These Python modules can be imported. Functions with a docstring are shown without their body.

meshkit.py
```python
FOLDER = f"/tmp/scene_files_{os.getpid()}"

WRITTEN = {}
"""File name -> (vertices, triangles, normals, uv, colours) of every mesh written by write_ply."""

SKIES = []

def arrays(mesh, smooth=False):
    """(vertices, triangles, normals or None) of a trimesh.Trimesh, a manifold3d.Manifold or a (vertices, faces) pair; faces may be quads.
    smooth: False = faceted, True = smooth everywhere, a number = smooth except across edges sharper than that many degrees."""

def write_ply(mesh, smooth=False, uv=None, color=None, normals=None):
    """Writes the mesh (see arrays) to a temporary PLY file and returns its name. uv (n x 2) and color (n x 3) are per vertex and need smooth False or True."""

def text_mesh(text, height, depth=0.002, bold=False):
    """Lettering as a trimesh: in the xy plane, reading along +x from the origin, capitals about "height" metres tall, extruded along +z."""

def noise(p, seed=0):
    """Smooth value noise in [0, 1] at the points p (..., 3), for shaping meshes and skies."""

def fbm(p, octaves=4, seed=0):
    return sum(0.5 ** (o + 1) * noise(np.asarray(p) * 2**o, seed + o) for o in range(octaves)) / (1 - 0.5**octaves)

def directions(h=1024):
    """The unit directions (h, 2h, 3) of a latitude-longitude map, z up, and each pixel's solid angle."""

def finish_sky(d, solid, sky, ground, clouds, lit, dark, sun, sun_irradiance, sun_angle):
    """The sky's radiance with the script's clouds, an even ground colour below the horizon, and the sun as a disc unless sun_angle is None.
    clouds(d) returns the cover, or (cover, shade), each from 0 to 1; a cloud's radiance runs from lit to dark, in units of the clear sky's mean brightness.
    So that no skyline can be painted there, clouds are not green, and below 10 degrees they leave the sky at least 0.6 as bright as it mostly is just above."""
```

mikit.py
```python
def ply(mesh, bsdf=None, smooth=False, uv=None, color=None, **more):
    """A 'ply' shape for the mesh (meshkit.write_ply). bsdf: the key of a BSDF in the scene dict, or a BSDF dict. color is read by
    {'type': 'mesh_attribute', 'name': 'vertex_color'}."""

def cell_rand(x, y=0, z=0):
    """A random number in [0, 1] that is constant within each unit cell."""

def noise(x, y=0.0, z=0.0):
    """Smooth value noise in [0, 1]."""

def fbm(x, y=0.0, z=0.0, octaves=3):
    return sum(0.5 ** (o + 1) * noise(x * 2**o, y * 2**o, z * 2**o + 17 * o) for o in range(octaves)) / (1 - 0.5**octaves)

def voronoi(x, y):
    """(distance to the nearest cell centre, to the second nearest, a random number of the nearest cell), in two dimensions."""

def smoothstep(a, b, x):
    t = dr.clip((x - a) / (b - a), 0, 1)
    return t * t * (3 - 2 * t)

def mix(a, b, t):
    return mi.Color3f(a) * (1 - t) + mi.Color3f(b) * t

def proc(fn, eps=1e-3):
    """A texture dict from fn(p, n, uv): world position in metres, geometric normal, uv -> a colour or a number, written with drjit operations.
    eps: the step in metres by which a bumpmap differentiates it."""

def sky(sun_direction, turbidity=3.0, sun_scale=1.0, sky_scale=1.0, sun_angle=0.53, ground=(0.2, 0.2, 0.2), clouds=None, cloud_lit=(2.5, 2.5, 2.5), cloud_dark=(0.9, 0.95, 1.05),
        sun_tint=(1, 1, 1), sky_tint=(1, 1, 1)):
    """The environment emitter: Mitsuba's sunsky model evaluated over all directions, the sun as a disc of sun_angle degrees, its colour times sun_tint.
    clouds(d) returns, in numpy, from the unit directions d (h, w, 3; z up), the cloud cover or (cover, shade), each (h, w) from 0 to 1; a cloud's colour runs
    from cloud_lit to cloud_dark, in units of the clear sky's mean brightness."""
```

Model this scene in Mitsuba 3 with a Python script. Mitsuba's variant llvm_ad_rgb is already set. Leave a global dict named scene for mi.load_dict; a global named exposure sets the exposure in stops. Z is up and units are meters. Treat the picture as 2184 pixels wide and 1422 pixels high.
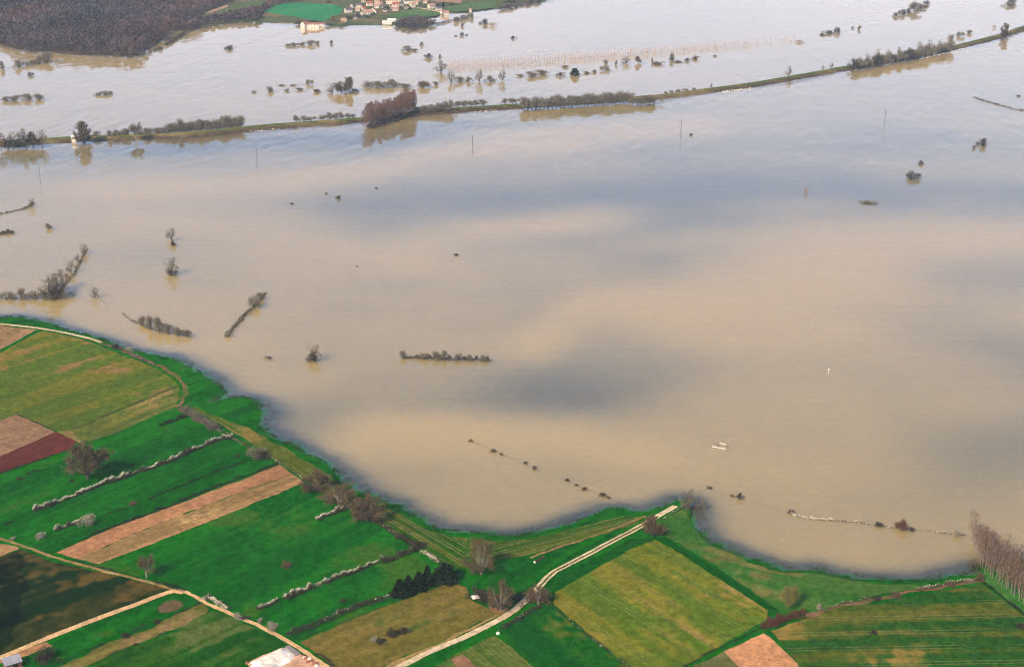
import math, numpy as np, drjit as dr, mitsuba as mi, mikit, shapely, trimesh
from mikit import proc, noise, fbm, mix, smoothstep
from shapely.geometry import LineString, Polygon

T = mi.ScalarTransform4f
scene, labels = {}, {}

# ---------------------------------------------------------------- camera, sky, exposure
F, H, YH = 3200.0, 300.0, -420.0                 # focal length and horizon row of the photograph (2184 x 1422 pixels), height in metres
CAM = np.array([0.0, -650.0, H])                  # the origin lies in the middle of the near shore
TH = math.atan((711 - YH) / F)
CT, ST = math.cos(TH), math.sin(TH)
HAZE = [.000042, .000055, .000072]       # the air scatters blue most, per metre
scene['haze_medium'] = {'type': 'homogeneous', 'albedo': {'type': 'rgb', 'value': [.97, .97, .97]}, 'sigma_t': {'type': 'rgb', 'value': HAZE}}
scene['camera'] = {'type': 'perspective', 'fov': 2 * math.degrees(math.atan(1092 / F)), 'near_clip': 1.0, 'far_clip': 60000.0,
                   'to_world': T().look_at(origin=CAM.tolist(), target=[0, CT * 1000 + CAM[1], H - ST * 1000], up=[0, 0, 1]), 'medium': {'type': 'ref', 'id': 'haze_medium'}}


def cirrus(d):
    """A thin veil of cloud, thicker towards the horizon all round."""
    az, z = np.arctan2(d[..., 0], d[..., 1]), np.clip(d[..., 2], 0, 1)
    k = .5 + .25 * np.sin(az * 5 + 9 * z) + .15 * np.sin(az * 13 - 31 * z + 1.3) + .1 * np.sin(az * 29 + 60 * z)
    return np.clip(.95 - 4.2 * z, 0, 1) * (.55 + .6 * k)


SUN_AZ, SUN_EL = math.radians(33), math.radians(37)
scene['sky'] = mikit.sky([-math.sin(SUN_AZ) * math.cos(SUN_EL), -math.cos(SUN_AZ) * math.cos(SUN_EL), math.sin(SUN_EL)], turbidity=4.0, sun_tint=(1.0, .95, .86), clouds=cirrus, cloud_lit=(3.2, 3.15, 3.5), cloud_dark=(2.2, 2.25, 2.7), sky_tint=(.84, .95, 1.20))
exposure = 2.1


# ---------------------------------------------------------------- helpers
def at(x, y, z=0.0):
    """The point at height z that the photograph's pixel (x, y) shows."""
    u, v = x - 1092.0, 711.0 - y
    d = np.array([u, F * CT + v * ST, -F * ST + v * CT])
    return CAM + d * (z - H) / d[2]


def ppm(p):
    """Pixels of the photograph per metre at a point, and the cosine of the view's depression there."""
    d = p - CAM
    return F / (d[1] * CT - d[2] * ST), math.hypot(d[0], d[1]) / np.linalg.norm(d)


def ref(k):
    return {'type': 'ref', 'id': k}


def tag(key, label=None, cat=None, group=None, kind=None):
    labels[key] = {k: v for k, v in (('label', label), ('category', cat), ('group', group), ('kind', kind)) if v}


COUNT = {}


def numbered(name):
    n = COUNT.get(name, 0)
    COUNT[name] = n + 1
    return name if n == 0 else f'{name}_{n:03d}'


def rnd(seed):
    return np.random.default_rng(seed)


def vnoise(x, y, seed=0):
    """numpy value noise in [0, 1]"""
    x, y = np.asarray(x, float), np.asarray(y, float)
    xi, yi = np.floor(x), np.floor(y)
    tx, ty = x - xi, y - yi
    tx, ty = tx * tx * (3 - 2 * tx), ty * ty * (3 - 2 * ty)

    def h(a, b):
        s = np.sin(a * 127.1 + b * 311.7 + seed * 74.7) * 43758.5453
        return s - np.floor(s)
    return (h(xi, yi) * (1 - tx) + h(xi + 1, yi) * tx) * (1 - ty) + (h(xi, yi + 1) * (1 - tx) + h(xi + 1, yi + 1) * tx) * ty


# ---------------------------------------------------------------- materials
# rows of the crop table: three colours and two line colours' strength; direction of the rows; streak length; patchiness; tramline spacing and strength
CROPS = []


def vivid(c):
    m = .3 * c[0] + .6 * c[1] + .1 * c[2]
    return [float(np.clip(m + (v - m) * 1.22, .002, .9)) for v in c]


def crop(a, b, c, px0=(0, 0), px1=(1, 0), patch=.62, spacing=0.0, tram=0.0, streak=.15):
    p, q = (at(*px0, .9), at(*px1, .9)) if px0 != px1 else (0, 0)
    ang = math.atan2(q[1] - p[1], q[0] - p[0])
    CROPS.append([*vivid(a), *vivid(b), *vivid(c), math.cos(ang), math.sin(ang), patch, spacing, tram, streak])
    return len(CROPS) - 1


def n2(x, y):
    """Smooth value noise in [0, 1] of two coordinates."""
    i, j = dr.floor(x), dr.floor(y)
    u, v = x - i, y - j
    u, v = u * u * (3 - 2 * u), v * v * (3 - 2 * v)
    return dr.lerp(dr.lerp(mikit.cell_rand(i, j), mikit.cell_rand(i + 1, j), u), dr.lerp(mikit.cell_rand(i, j + 1), mikit.cell_rand(i + 1, j + 1), u), v)


def crop_fn(p, n, uv):
    i = mi.UInt32(uv.x + .5)

    def g(k):
        return dr.gather(mi.Float, TABLE, i * 15 + k)
    x, y = p.x + 5000, p.y + 5000
    ca, sa = g(9), g(10)
    al, ac = x * ca + y * sa, y * ca - x * sa
    s = .64 * n2(ac * g(14), al * .012 + 7) + .36 * n2(ac * g(14) * 2.7, al * .03 + 3)
    q = .6 * n2(x * .021 + 9, y * .021) + .4 * n2(x * .06 + 2, y * .06)
    m = n2(x * .27 + 4, y * .27)
    fine = n2(x * 1.05, y * 1.05) * .6 + n2(x * 2.7, y * 2.7) * .4
    col = mix(mi.Color3f(g(0), g(1), g(2)), mi.Color3f(g(3), g(4), g(5)), smoothstep(.34, .66, s * .8 + m * .2))
    w = smoothstep(g(11), g(11) + .15, q * .62 + s * .38 + (m - .5) * .16)
    col = mix(col, mi.Color3f(g(6), g(7), g(8)), w)
    sp = dr.maximum(g(12), 1.0)
    fr = ac / sp + (n2(al * .01, al * 0 + 2) - .5) * .15
    fr = (fr - dr.floor(fr)) * sp
    line = dr.maximum(1 - dr.abs(fr - 1.5) * 2.6, 1 - dr.abs(fr - 3.4) * 2.6)
    line = dr.clip(line, 0, 1) * g(13) * smoothstep(.25, .5, n2(al * .05, dr.floor(ac / sp) * 3.1))
    col = mix(col, mi.Color3f(.21, .19, .075), line)
    return col * (.66 + .68 * fine) * (.82 + .36 * n2(x * .45, y * .45 + 8)) * (.86 + .28 * q)


COL = {}


def solid(name, col, var=.25, scale=.5):
    COL[name] = (col, var, scale)


def plain(name, col):
    COL[name] = (col, .04, 1.0)


def ply(mesh, name, tint=None, **more):
    """A mesh of the named matter: its own colour with grain from vertex to vertex, or from twig to twig."""
    v, f = (np.asarray(mesh.vertices), np.asarray(mesh.faces)) if hasattr(mesh, 'vertices') else (np.asarray(mesh[0], float), np.asarray(mesh[1]))
    col, var, scale = COL[name]
    r = np.random.default_rng(len(v) + 17)
    if len(v) == 3 * len(f):
        g = np.repeat(r.random(len(f)), 3)
    else:
        g = .5 * vnoise(v[:, 0] * scale + v[:, 2] * .7, v[:, 1] * scale + v[:, 2] * .3, 5) + .5 * r.random(len(v))
    return mikit.ply((v, f), 'matter', color=np.clip(np.array(col) * (1 + var * (2 * g[:, None] - 1)) * (1 if tint is None else tint), 0, .9), **more)


scene['matter'] = {'type': 'twosided', 'bsdf': {'type': 'diffuse', 'reflectance': {'type': 'mesh_attribute', 'name': 'vertex_color'}}}
solid('brown_twig', (.125, .090, .052), .55)
solid('grey_twig', (.175, .155, .115), .5)
solid('dark_twig', (.055, .048, .034), .45)
solid('red_twig', (.170, .092, .070), .45)
solid('rust_twig', (.125, .055, .038), .4)
solid('pink_twig', (.48, .38, .34), .25)
solid('olive_twig', (.20, .175, .05), .3, .3)
solid('wood_twig', (.082, .062, .066), .3)
solid('bark', (.13, .105, .08), .3)
solid('pale_bark', (.27, .24, .19), .25)
solid('blossom', (.64, .63, .49), .3, 2.0)
solid('shore_grass', (.030, .062, .014), .5)
solid('black_twig', (.024, .024, .014), .4)
solid('olive_wood', (.055, .060, .026), .4)
solid('needle', (.012, .022, .006), .4, .6)
solid('evergreen', (.018, .032, .014), .4, .6)
solid('reed', (.33, .24, .13), .3, .3)
solid('concrete', (.26, .235, .24), .15, .8)
solid('brick', (.30, .13, .09), .4, .9)
solid('render_wall', (.74, .69, .60), .12, .4)
solid('cream_wall', (.74, .68, .54), .12, .4)
solid('red_roof', (.36, .10, .075), .25, .3)
solid('barn_roof', (.26, .13, .10), .3)
solid('pink_roof', (.42, .24, .22), .2, .3)
solid('slate_roof', (.12, .11, .14), .25, .3)
solid('orange_roof', (.42, .29, .20), .2, .3)
solid('grey_roof', (.34, .36, .42), .25, .9)
plain('dark_opening', (.02, .02, .025))
plain('white_paint', (.80, .78, .72))
plain('grey_steel', (.13, .13, .14))
plain('timber', (.16, .10, .06))
solid('pond_mud', (.125, .085, .055), .25, .6)

# ---------------------------------------------------------------- the two shores
SHORE = [(-1400, 520), (-500, 640), (-120, 668), (0, 676), (35, 674), (75, 680), (107, 688), (120, 697), (160, 708), (200, 717), (225, 725), (260, 741), (290, 748), (317, 755),
         (340, 761), (350, 767), (358, 760), (372, 765), (397, 776), (420, 789), (447, 804), (467, 820), (480, 832), (477, 841), (462, 850), (452, 855), (468, 851), (493, 846), (520, 847), (540, 852),
         (556, 862), (566, 876), (562, 893), (560, 908), (573, 923), (596, 935), (628, 952), (653, 967), (686, 981), (716, 1001), (736, 1021), (761, 1041), (786, 1053), (816, 1063),
         (846, 1076), (873, 1093), (906, 1112), (931, 1126), (956, 1130), (996, 1132), (1033, 1137), (1071, 1145), (1092, 1142), (1130, 1139), (1167, 1132), (1204, 1120),
         (1232, 1109), (1262, 1100), (1277, 1090), (1297, 1085), (1330, 1086), (1355, 1090), (1375, 1092), (1392, 1085), (1412, 1079), (1432, 1071), (1447, 1064), (1462, 1062),
         (1469, 1078), (1475, 1090), (1473, 1105), (1478, 1118), (1492, 1133), (1507, 1151), (1517, 1156), (1542, 1168), (1567, 1178), (1604, 1191), (1638, 1203), (1658, 1211),
         (1683, 1216), (1708, 1216), (1738, 1213), (1755, 1213), (1763, 1221), (1793, 1227), (1828, 1231), (1863, 1235), (1908, 1238), (1950, 1238), (1975, 1237), (1998, 1230),
         (2038, 1226), (2068, 1222), (2082, 1214), (2100, 1207), (2130, 1200), (2184, 1192), (2400, 1170), (3200, 1120)]
near_land = Polygon([tuple(at(x, y)[:2]) for x, y in SHORE] + [(16000, 0), (16000, -16000), (-16000, -16000), (-16000, 800)])
FARSHORE = [(-900, 60), (-300, 84), (0, 91), (33, 100), (77, 110), (113, 108), (167, 115), (233, 118), (283, 120), (305, 108), (318, 98), (343, 84), (357, 72), (366, 66), (372, 68), (368, 78), (362, 86), (372, 78),
            (400, 66), (440, 57), (483, 50), (533, 46), (553, 49), (633, 52), (693, 53), (728, 60), (748, 54), (800, 55), (818, 55), (845, 56), (858, 62), (874, 64), (906, 59), (932, 52), (905, 44),
            (897, 40), (941, 34), (961, 29), (975, 27), (1011, 25), (1048, 20), (1065, 21), (1108, 13), (1161, 5), (1185, -3), (1150, -12), (1250, -60), (1700, -110), (3000, -150)]
far_land = Polygon([tuple(at(x, y)[:2]) for x, y in FARSHORE] + [(16000, 6000), (16000, 16000), (-16000, 16000), (-16000, 1500)])


def signed(poly, x, y):
    p = shapely.points(np.ravel(x), np.ravel(y))
    shapely.prepare(poly)
    return (shapely.distance(p, poly.exterior) * np.where(shapely.contains_xy(poly, np.ravel(x), np.ravel(y)), 1, -1)).reshape(np.shape(x))


def height(x, y):
    x, y = np.asarray(x, float), np.asarray(y, float)
    out = np.empty(x.shape)
    near = y < 500
    for m, poly, top, w, deep in ((near, near_land, .9, 18.0, 3.0), (~near, far_land, 1.6, 30.0, 3.0)):
        if m.any():
            s = signed(poly, x[m], y[m])
            s = s + (vnoise(x[m] / 9, y[m] / 9, 3) - .5) * np.clip(7 - np.abs(s) * .1, 0, 7) * .5
            bed = -np.minimum(np.minimum(-s, 6) * .02 + np.maximum(-s - 6, 0) * .22, deep) - .25 * (vnoise(x[m] / 22, y[m] / 22, 5) - .5) * np.clip(-s / 20, 0, 1)
            out[m] = np.where(s > 0, .10 + (top - .10) * np.sin(np.pi / 2 * np.clip(s / w, 0, 1)), bed - .28)
    return out


def grid(xs, ys, fn):
    X, Y = np.meshgrid(xs, ys)
    n, m = len(xs), len(ys)
    i = np.arange((m - 1) * (n - 1))
    a = i // (n - 1) * n + i % (n - 1)
    return np.stack([X.ravel(), Y.ravel(), fn(X, Y).ravel()], 1), np.stack([a, a + 1, a + n + 1, a + n], 1)


# ---------------------------------------------------------------- the ground and its fields
GREEN = (.006, .078, .005), (.019, .118, .008)
MEADOW = crop(GREEN[0], GREEN[1], (.040, .098, .018), (0, 1150), (500, 930), .62)
FAR_MEADOW = crop((.07, .10, .045), (.11, .12, .065), (.16, .13, .08), patch=.5)


BED = crop((.020, .032, .022), (.030, .042, .030), (.014, .028, .018), patch=.6)


def land_and_bed(key, mesh, k):
    v, f = mesh
    f = np.vstack([f[:, [0, 1, 2]], f[:, [0, 2, 3]]])
    wet = (v[f][..., 2] < 0).all(1)
    sheet_ground(key, (v, f[~wet]), k)
    sheet_ground(key.replace('ground', 'lake_bed'), (v, f[wet]), BED)
    tag(key, kind='structure')
    tag(key.replace('ground', 'lake_bed'), kind='structure')


def sheet_ground(key, mesh, k):
    v = np.asarray(mesh[0])
    scene[key] = mikit.ply(mesh, 'crop', smooth=True, uv=np.stack([np.full(len(v), float(k)), np.zeros(len(v))], 1))


def jag(poly, amp, step=3.0, seed=0):
    c = np.array(poly.exterior.coords)[:-1]
    out = []
    for a, b in zip(c, np.roll(c, -1, 0)):
        n = max(1, int(np.hypot(*(b - a)) / step))
        for k in range(n):
            out.append(a + (b - a) * k / n)
    out = np.array(out)
    out += amp * np.stack([vnoise(out[:, 0] / 4, out[:, 1] / 4, seed) + .5 * vnoise(out[:, 0] / 1.5, out[:, 1] / 1.5, seed) - .75,
                           vnoise(out[:, 0] / 4, out[:, 1] / 4, seed + 9) + .5 * vnoise(out[:, 0] / 1.5, out[:, 1] / 1.5, seed + 9) - .75], 1)
    p = Polygon(out)
    return p if p.is_valid else p.buffer(0)


LAYER = [0.05]


def drape(poly, dz, fine=False, step=6.0):
    polys = [poly] if poly.geom_type == 'Polygon' else list(poly.geoms)
    vs, fs, n = [], [], 0
    for p in polys:
        if fine:
            p = shapely.segmentize(p, step - 1)
        v, f = trimesh.creation.triangulate_polygon(p, engine='earcut')
        v3 = np.column_stack([v, np.zeros(len(v))])
        if fine:
            v3, f = trimesh.remesh.subdivide_to_size(v3, f, step)
        vs.append(v3); fs.append(np.asarray(f) + n); n += len(v3)
    v, f = np.vstack(vs), np.vstack(fs)
    v[:, 2] = height(v[:, 0], v[:, 1]) + dz if fine else dz + .9
    e = np.cross(v[f[:, 1]] - v[f[:, 0]], v[f[:, 2]] - v[f[:, 0]])[:, 2] < 0
    f[e] = f[e][:, ::-1]
    return v, f


def field(name, pts, k, amp=.8, fine=False, far=False, dz=None, **_):
    key = numbered(name)
    z = 1.6 if far else .9
    poly = jag(Polygon([tuple(at(x, y, z)[:2]) for x, y in pts]).buffer(0), amp * (3 if far else 1.35), 3.0 * (2 if far else 1), len(scene))
    LAYER[0] += .002
    v, f = drape(poly, LAYER[0] + (.7 if far else 0) if dz is None else dz, fine, 24.0 if far else 6.0)
    sheet_ground(key, (v, f), k)
    tag(key, kind='structure')
    return key


def track(name, pts, width, bsdf, dz=.16, amp=.35, fine=False):
    key = numbered(name)
    line = LineString([tuple(at(x, y, .9)[:2]) for x, y in pts])
    poly = jag(line.buffer(width / 2, cap_style='flat', join_style='round'), amp, 2.0, len(scene))
    sheet_ground(key, drape(poly, dz, fine), ROWS[bsdf])
    tag(key, kind='structure')
    return key


xs = np.concatenate([[-16000, -6000, -2500, -1000, -700], np.arange(-520, 560, 3.5), [700, 1000, 2500, 6000, 16000]])
ys = np.concatenate([[-16000, -5000, -1500, -700, -350, -250], np.arange(-210, 250, 3.5), np.arange(250, 501, 10.)])
ys[-1] = 500
land_and_bed('ground', grid(xs, ys, lambda x, y: height(x, np.minimum(y, 499.9))), MEADOW)
tag('ground', kind='structure')
xf = np.concatenate([[-16000, -6000, -3000, -1800], np.arange(-1300, 1400, 9.), [1800, 3000, 6000, 16000]])
yf = np.concatenate([[500, 650, 800], np.arange(850, 2110, 9.), [2350, 2950, 3850, 6400, 16000]])
land_and_bed('far_ground', grid(xf, yf, lambda x, y: height(x, np.maximum(y, 500))), FAR_MEADOW)
tag('far_ground', kind='structure')

ROWS = {'pond': crop((.105, .080, .048), (.125, .092, .055), (.09, .08, .04), patch=.7), 'track_stone': crop((.60, .51, .35), (.52, .43, .28), (.40, .34, .19), patch=.66), 'track_sand': crop((.62, .45, .27), (.54, .38, .22), (.42, .31, .16), patch=.64),
        'track_earth': crop((.24, .18, .085), (.15, .14, .05), (.30, .22, .12), patch=.6), 'earth': crop((.19, .125, .08), (.12, .10, .045), (.09, .10, .03), patch=.50, streak=.5),
        'sand': crop((.62, .42, .31), (.52, .36, .24), (.40, .25, .17), patch=.55), 'lime': crop((.86, .82, .72), (.80, .76, .66), (.70, .62, .50), patch=.64),
        'levee_earth': crop((.10, .075, .052), (.06, .05, .034), (.15, .125, .075), patch=.5, streak=.3), 'levee_grass': crop((.10, .125, .045), (.075, .11, .035), (.19, .165, .085), patch=.5, streak=.3)}
OLIVE = (.085, .136, .026), (.165, .165, .038)
field('young_crop', [(-120, 800), (-120, 745), (0, 753), (60, 720), (88, 706), (120, 709), (160, 719), (200, 731), (225, 742), (262, 757), (300, 771), (340, 790), (368, 807), (382, 822), (300, 856), (152, 917), (119, 918),
                     (42, 884), (-120, 950)], crop((.078, .122, .026), (.140, .142, .034), (.21, .14, .065), (0, 860), (300, 760), .63, streak=.12), fine=True)
field('stubble_field', [(-200, 690), (0, 694), (76, 703), (32, 729), (-200, 845)], crop((.30, .20, .12), (.24, .165, .095), (.20, .15, .08), (0, 745), (76, 703), .6), fine=True)
field('stubble_field', [(-200, 995), (0, 897), (34, 883), (118, 920), (101, 929), (-200, 1060)], crop((.27, .175, .115), (.22, .15, .095), (.17, .14, .06), (0, 966), (118, 921), .6))
field('ploughed_field', [(-200, 1061), (101, 929), (120, 921), (163, 940), (150, 957), (0, 1009), (-200, 1080)], crop((.105, .034, .026), (.085, .028, .022), (.20, .11, .08), (0, 966), (118, 921), .55))
field('dry_pasture', [(152, 918), (300, 858), (383, 824), (378, 866), (330, 886), (248, 923), (192, 941), (166, 939)], crop((.085, .115, .032), (.150, .150, .042), (.22, .17, .075), (152, 918), (383, 824), .62))
field('bare_patch', [(120, 920), (152, 917), (170, 938), (185, 950), (165, 942)], crop((.27, .19, .11), (.20, .16, .07), (.3, .2, .1), patch=.7))
field('ploughed_strip', [(118, 1179), (240, 1125), (420, 1060), (596, 991), (624, 1011), (520, 1046), (300, 1131), (165, 1192)], crop((.36, .205, .12), (.29, .165, .095), (.42, .28, .14), (120, 1178), (596, 991), .62, streak=.3))
field('harrowed_strip', [(165, 1193), (300, 1132), (520, 1047), (624, 1012), (648, 1028), (546, 1071), (375, 1140), (213, 1201)], crop((.33, .215, .115), (.22, .155, .075), (.36, .25, .13), (213, 1201), (648, 1028), .70, streak=.35))
field('dark_crop', [(-200, 1110), (-60, 1152), (0, 1187), (42, 1172), (110, 1197), (250, 1228), (366, 1258), (200, 1322), (0, 1396), (-200, 1480)],
      crop((.006, .022, .005), (.030, .036, .009), (.085, .062, .020), (0, 1396), (370, 1257), .55, 0, 0, streak=.12))
field('wet_crop', [(-200, 1120), (-60, 1165), (0, 1190), (38, 1178), (52, 1195), (44, 1225), (66, 1250), (40, 1290), (58, 1320), (20, 1340), (30, 1368), (0, 1390), (-200, 1460)], crop((.003, .009, .003), (.010, .020, .005), (.050, .042, .014), (0, 1396), (370, 1257), .56, streak=.12), amp=2.0)
field('bare_patch', [(-60, 1150), (0, 1160), (42, 1166), (40, 1171), (0, 1186), (-60, 1180)], crop((.33, .22, .12), (.28, .18, .10), (.3, .2, .1), patch=.7))
field('bare_patch', [(97, 1368), (110, 1378), (78, 1389), (40, 1404), (8, 1412), (-40, 1430), (-30, 1412), (41, 1388)], crop((.36, .21, .12), (.30, .19, .10), (.27, .19, .08), patch=.6))
field('rough_grass', [(432, 1288), (447, 1298), (400, 1330), (375, 1342), (275, 1379), (175, 1425), (110, 1450), (90, 1440), (200, 1384), (250, 1362), (312, 1344), (345, 1325), (375, 1309), (400, 1300)],
      crop((.105, .110, .035), (.170, .150, .055), (.20, .15, .075), (200, 1384), (430, 1290), .55), amp=2.0)
field('lower_meadow', [(450, 1300), (500, 1320), (560, 1347), (612, 1376), (575, 1388), (520, 1416), (500, 1460), (150, 1460), (180, 1425), (277, 1380), (377, 1343)],
      crop((.014, .066, .010), (.032, .090, .014), (.085, .115, .036), (180, 1425), (430, 1310), .58), amp=1.5)
field('fallow_field', [(640, 1369), (700, 1343), (800, 1300), (968, 1239), (994, 1253), (1004, 1280), (1062, 1307), (1000, 1338), (930, 1372), (850, 1404), (780, 1440), (735, 1440), (662, 1384)],
      crop((.120, .110, .032), (.170, .135, .048), (.075, .105, .028), (640, 1369), (968, 1239), .58, streak=.2))
field('field_margin', [(780, 1441), (850, 1405), (930, 1373), (1000, 1339), (1062, 1308), (1066, 1312), (1000, 1345), (930, 1379), (860, 1411), (800, 1445)], crop((.30, .21, .10), (.22, .18, .08), (.12, .13, .04), patch=.55))
field('field_margin', [(1040, 1292), (1058, 1288), (1085, 1298), (1070, 1311), (1050, 1303)], crop((.22, .14, .085), (.19, .13, .07), (.1, .11, .03), patch=.6))
field('striped_field', [(1184, 1262), (1260, 1218), (1342, 1172), (1397, 1151), (1440, 1174), (1540, 1238), (1638, 1301), (1634, 1322), (1560, 1364), (1456, 1424), (1390, 1470), (1372, 1450), (1255, 1351), (1179, 1286)],
      crop(*OLIVE, (.24, .185, .065), (1190, 1262), (1440, 1430), .60, 9.0, .65, streak=.16))
field('grass_strip', [(1192, 1234), (1220, 1213), (1350, 1147), (1398, 1150), (1342, 1171), (1260, 1217), (1184, 1261), (1176, 1256)], crop((.008, .070, .008), (.018, .085, .010), (.09, .12, .03), (1192, 1234), (1350, 1147), .62))
field('grass_strip', [(1398, 1147), (1420, 1145), (1540, 1218), (1660, 1300), (1668, 1316), (1640, 1301), (1540, 1237), (1440, 1173)], crop((.006, .064, .009), (.012, .075, .010), (.05, .10, .03), (1410, 1145), (1660, 1300), .7))
field('light_crop', [(880, 1450), (921, 1424), (970, 1396), (1055, 1354), (1092, 1381), (1142, 1424), (1170, 1450)], crop((.060, .115, .026), (.095, .130, .034), (.13, .13, .045), (1060, 1355), (1140, 1424), .62, 6.0, .5))
field('bare_patch', [(960, 1405), (985, 1395), (1000, 1405), (1018, 1425), (975, 1425)], crop((.23, .14, .09), (.19, .13, .07), (.12, .12, .04), patch=.55))
field('ploughed_field', [(1545, 1389), (1590, 1368), (1628, 1350), (1641, 1357), (1710, 1424), (1730, 1450), (1600, 1450)], crop((.52, .285, .165), (.46, .26, .15), (.38, .23, .13), (1640, 1357), (1710, 1424), .66, streak=.35))
field('weedy_corner', [(1470, 1424), (1545, 1389), (1600, 1450), (1440, 1450)], crop((.11, .12, .05), (.16, .14, .07), (.24, .16, .10), patch=.55))
field('wheat_field', [(1643, 1345), (1738, 1312), (1800, 1294), (1888, 1283), (1990, 1263), (2094, 1245), (2184, 1314), (2500, 1560), (1760, 1560), (1700, 1410)],
      crop((.024, .080, .016), (.095, .110, .026), (.20, .155, .055), (1740, 1392), (2184, 1384), .53, 11.0, .7, streak=.13))
VERGE = (.028, .085, .014), (.085, .108, .024), (.17, .14, .045)
field('shore_verge', [(405, 870), (420, 868), (470, 892), (530, 912), (560, 928), (620, 962), (680, 996), (728, 1032), (780, 1066), (850, 1092), (905, 1127), (960, 1141), (1000, 1146), (985, 1212), (955, 1206), (900, 1170), (840, 1140), (800, 1108),
                      (720, 1066), (660, 1026), (600, 988), (545, 950), (470, 905)], crop(*VERGE, (560, 925), (880, 1118), .60, 5.5, .9, streak=.35), fine=True, amp=1.4, dz=.085)
field('shore_verge', [(1000, 1146), (1060, 1152), (1140, 1146), (1240, 1122), (1340, 1098), (1380, 1099), (1360, 1116), (1240, 1152), (1120, 1185), (1060, 1192), (985, 1212)], crop(*VERGE, (1060, 1180), (1350, 1106), .58, 5.5, .9, streak=.35), fine=True, amp=1.4, dz=.085)
field('riverside_meadow', [(1400, 1112), (1462, 1078), (1470, 1105), (1482, 1130), (1520, 1163), (1640, 1212), (1755, 1222), (1860, 1243), (1980, 1246), (2070, 1231), (2088, 1240), (1960, 1256), (1830, 1273), (1740, 1308), (1690, 1312), (1664, 1300), (1540, 1216), (1421, 1143)],
      crop((.042, .118, .026), (.070, .135, .036), (.13, .135, .05), (1500, 1160), (1900, 1250), .60), fine=True, amp=1.4, dz=.085)
field('grove_floor', [(2098, 1240), (2090, 1222), (2110, 1212), (2200, 1202), (2500, 1190), (2600, 1500), (2500, 1550)], crop((.040, .135, .034), (.060, .150, .042), (.09, .12, .04), (2100, 1240), (2184, 1310), .62), fine=True, dz=.085)
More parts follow.
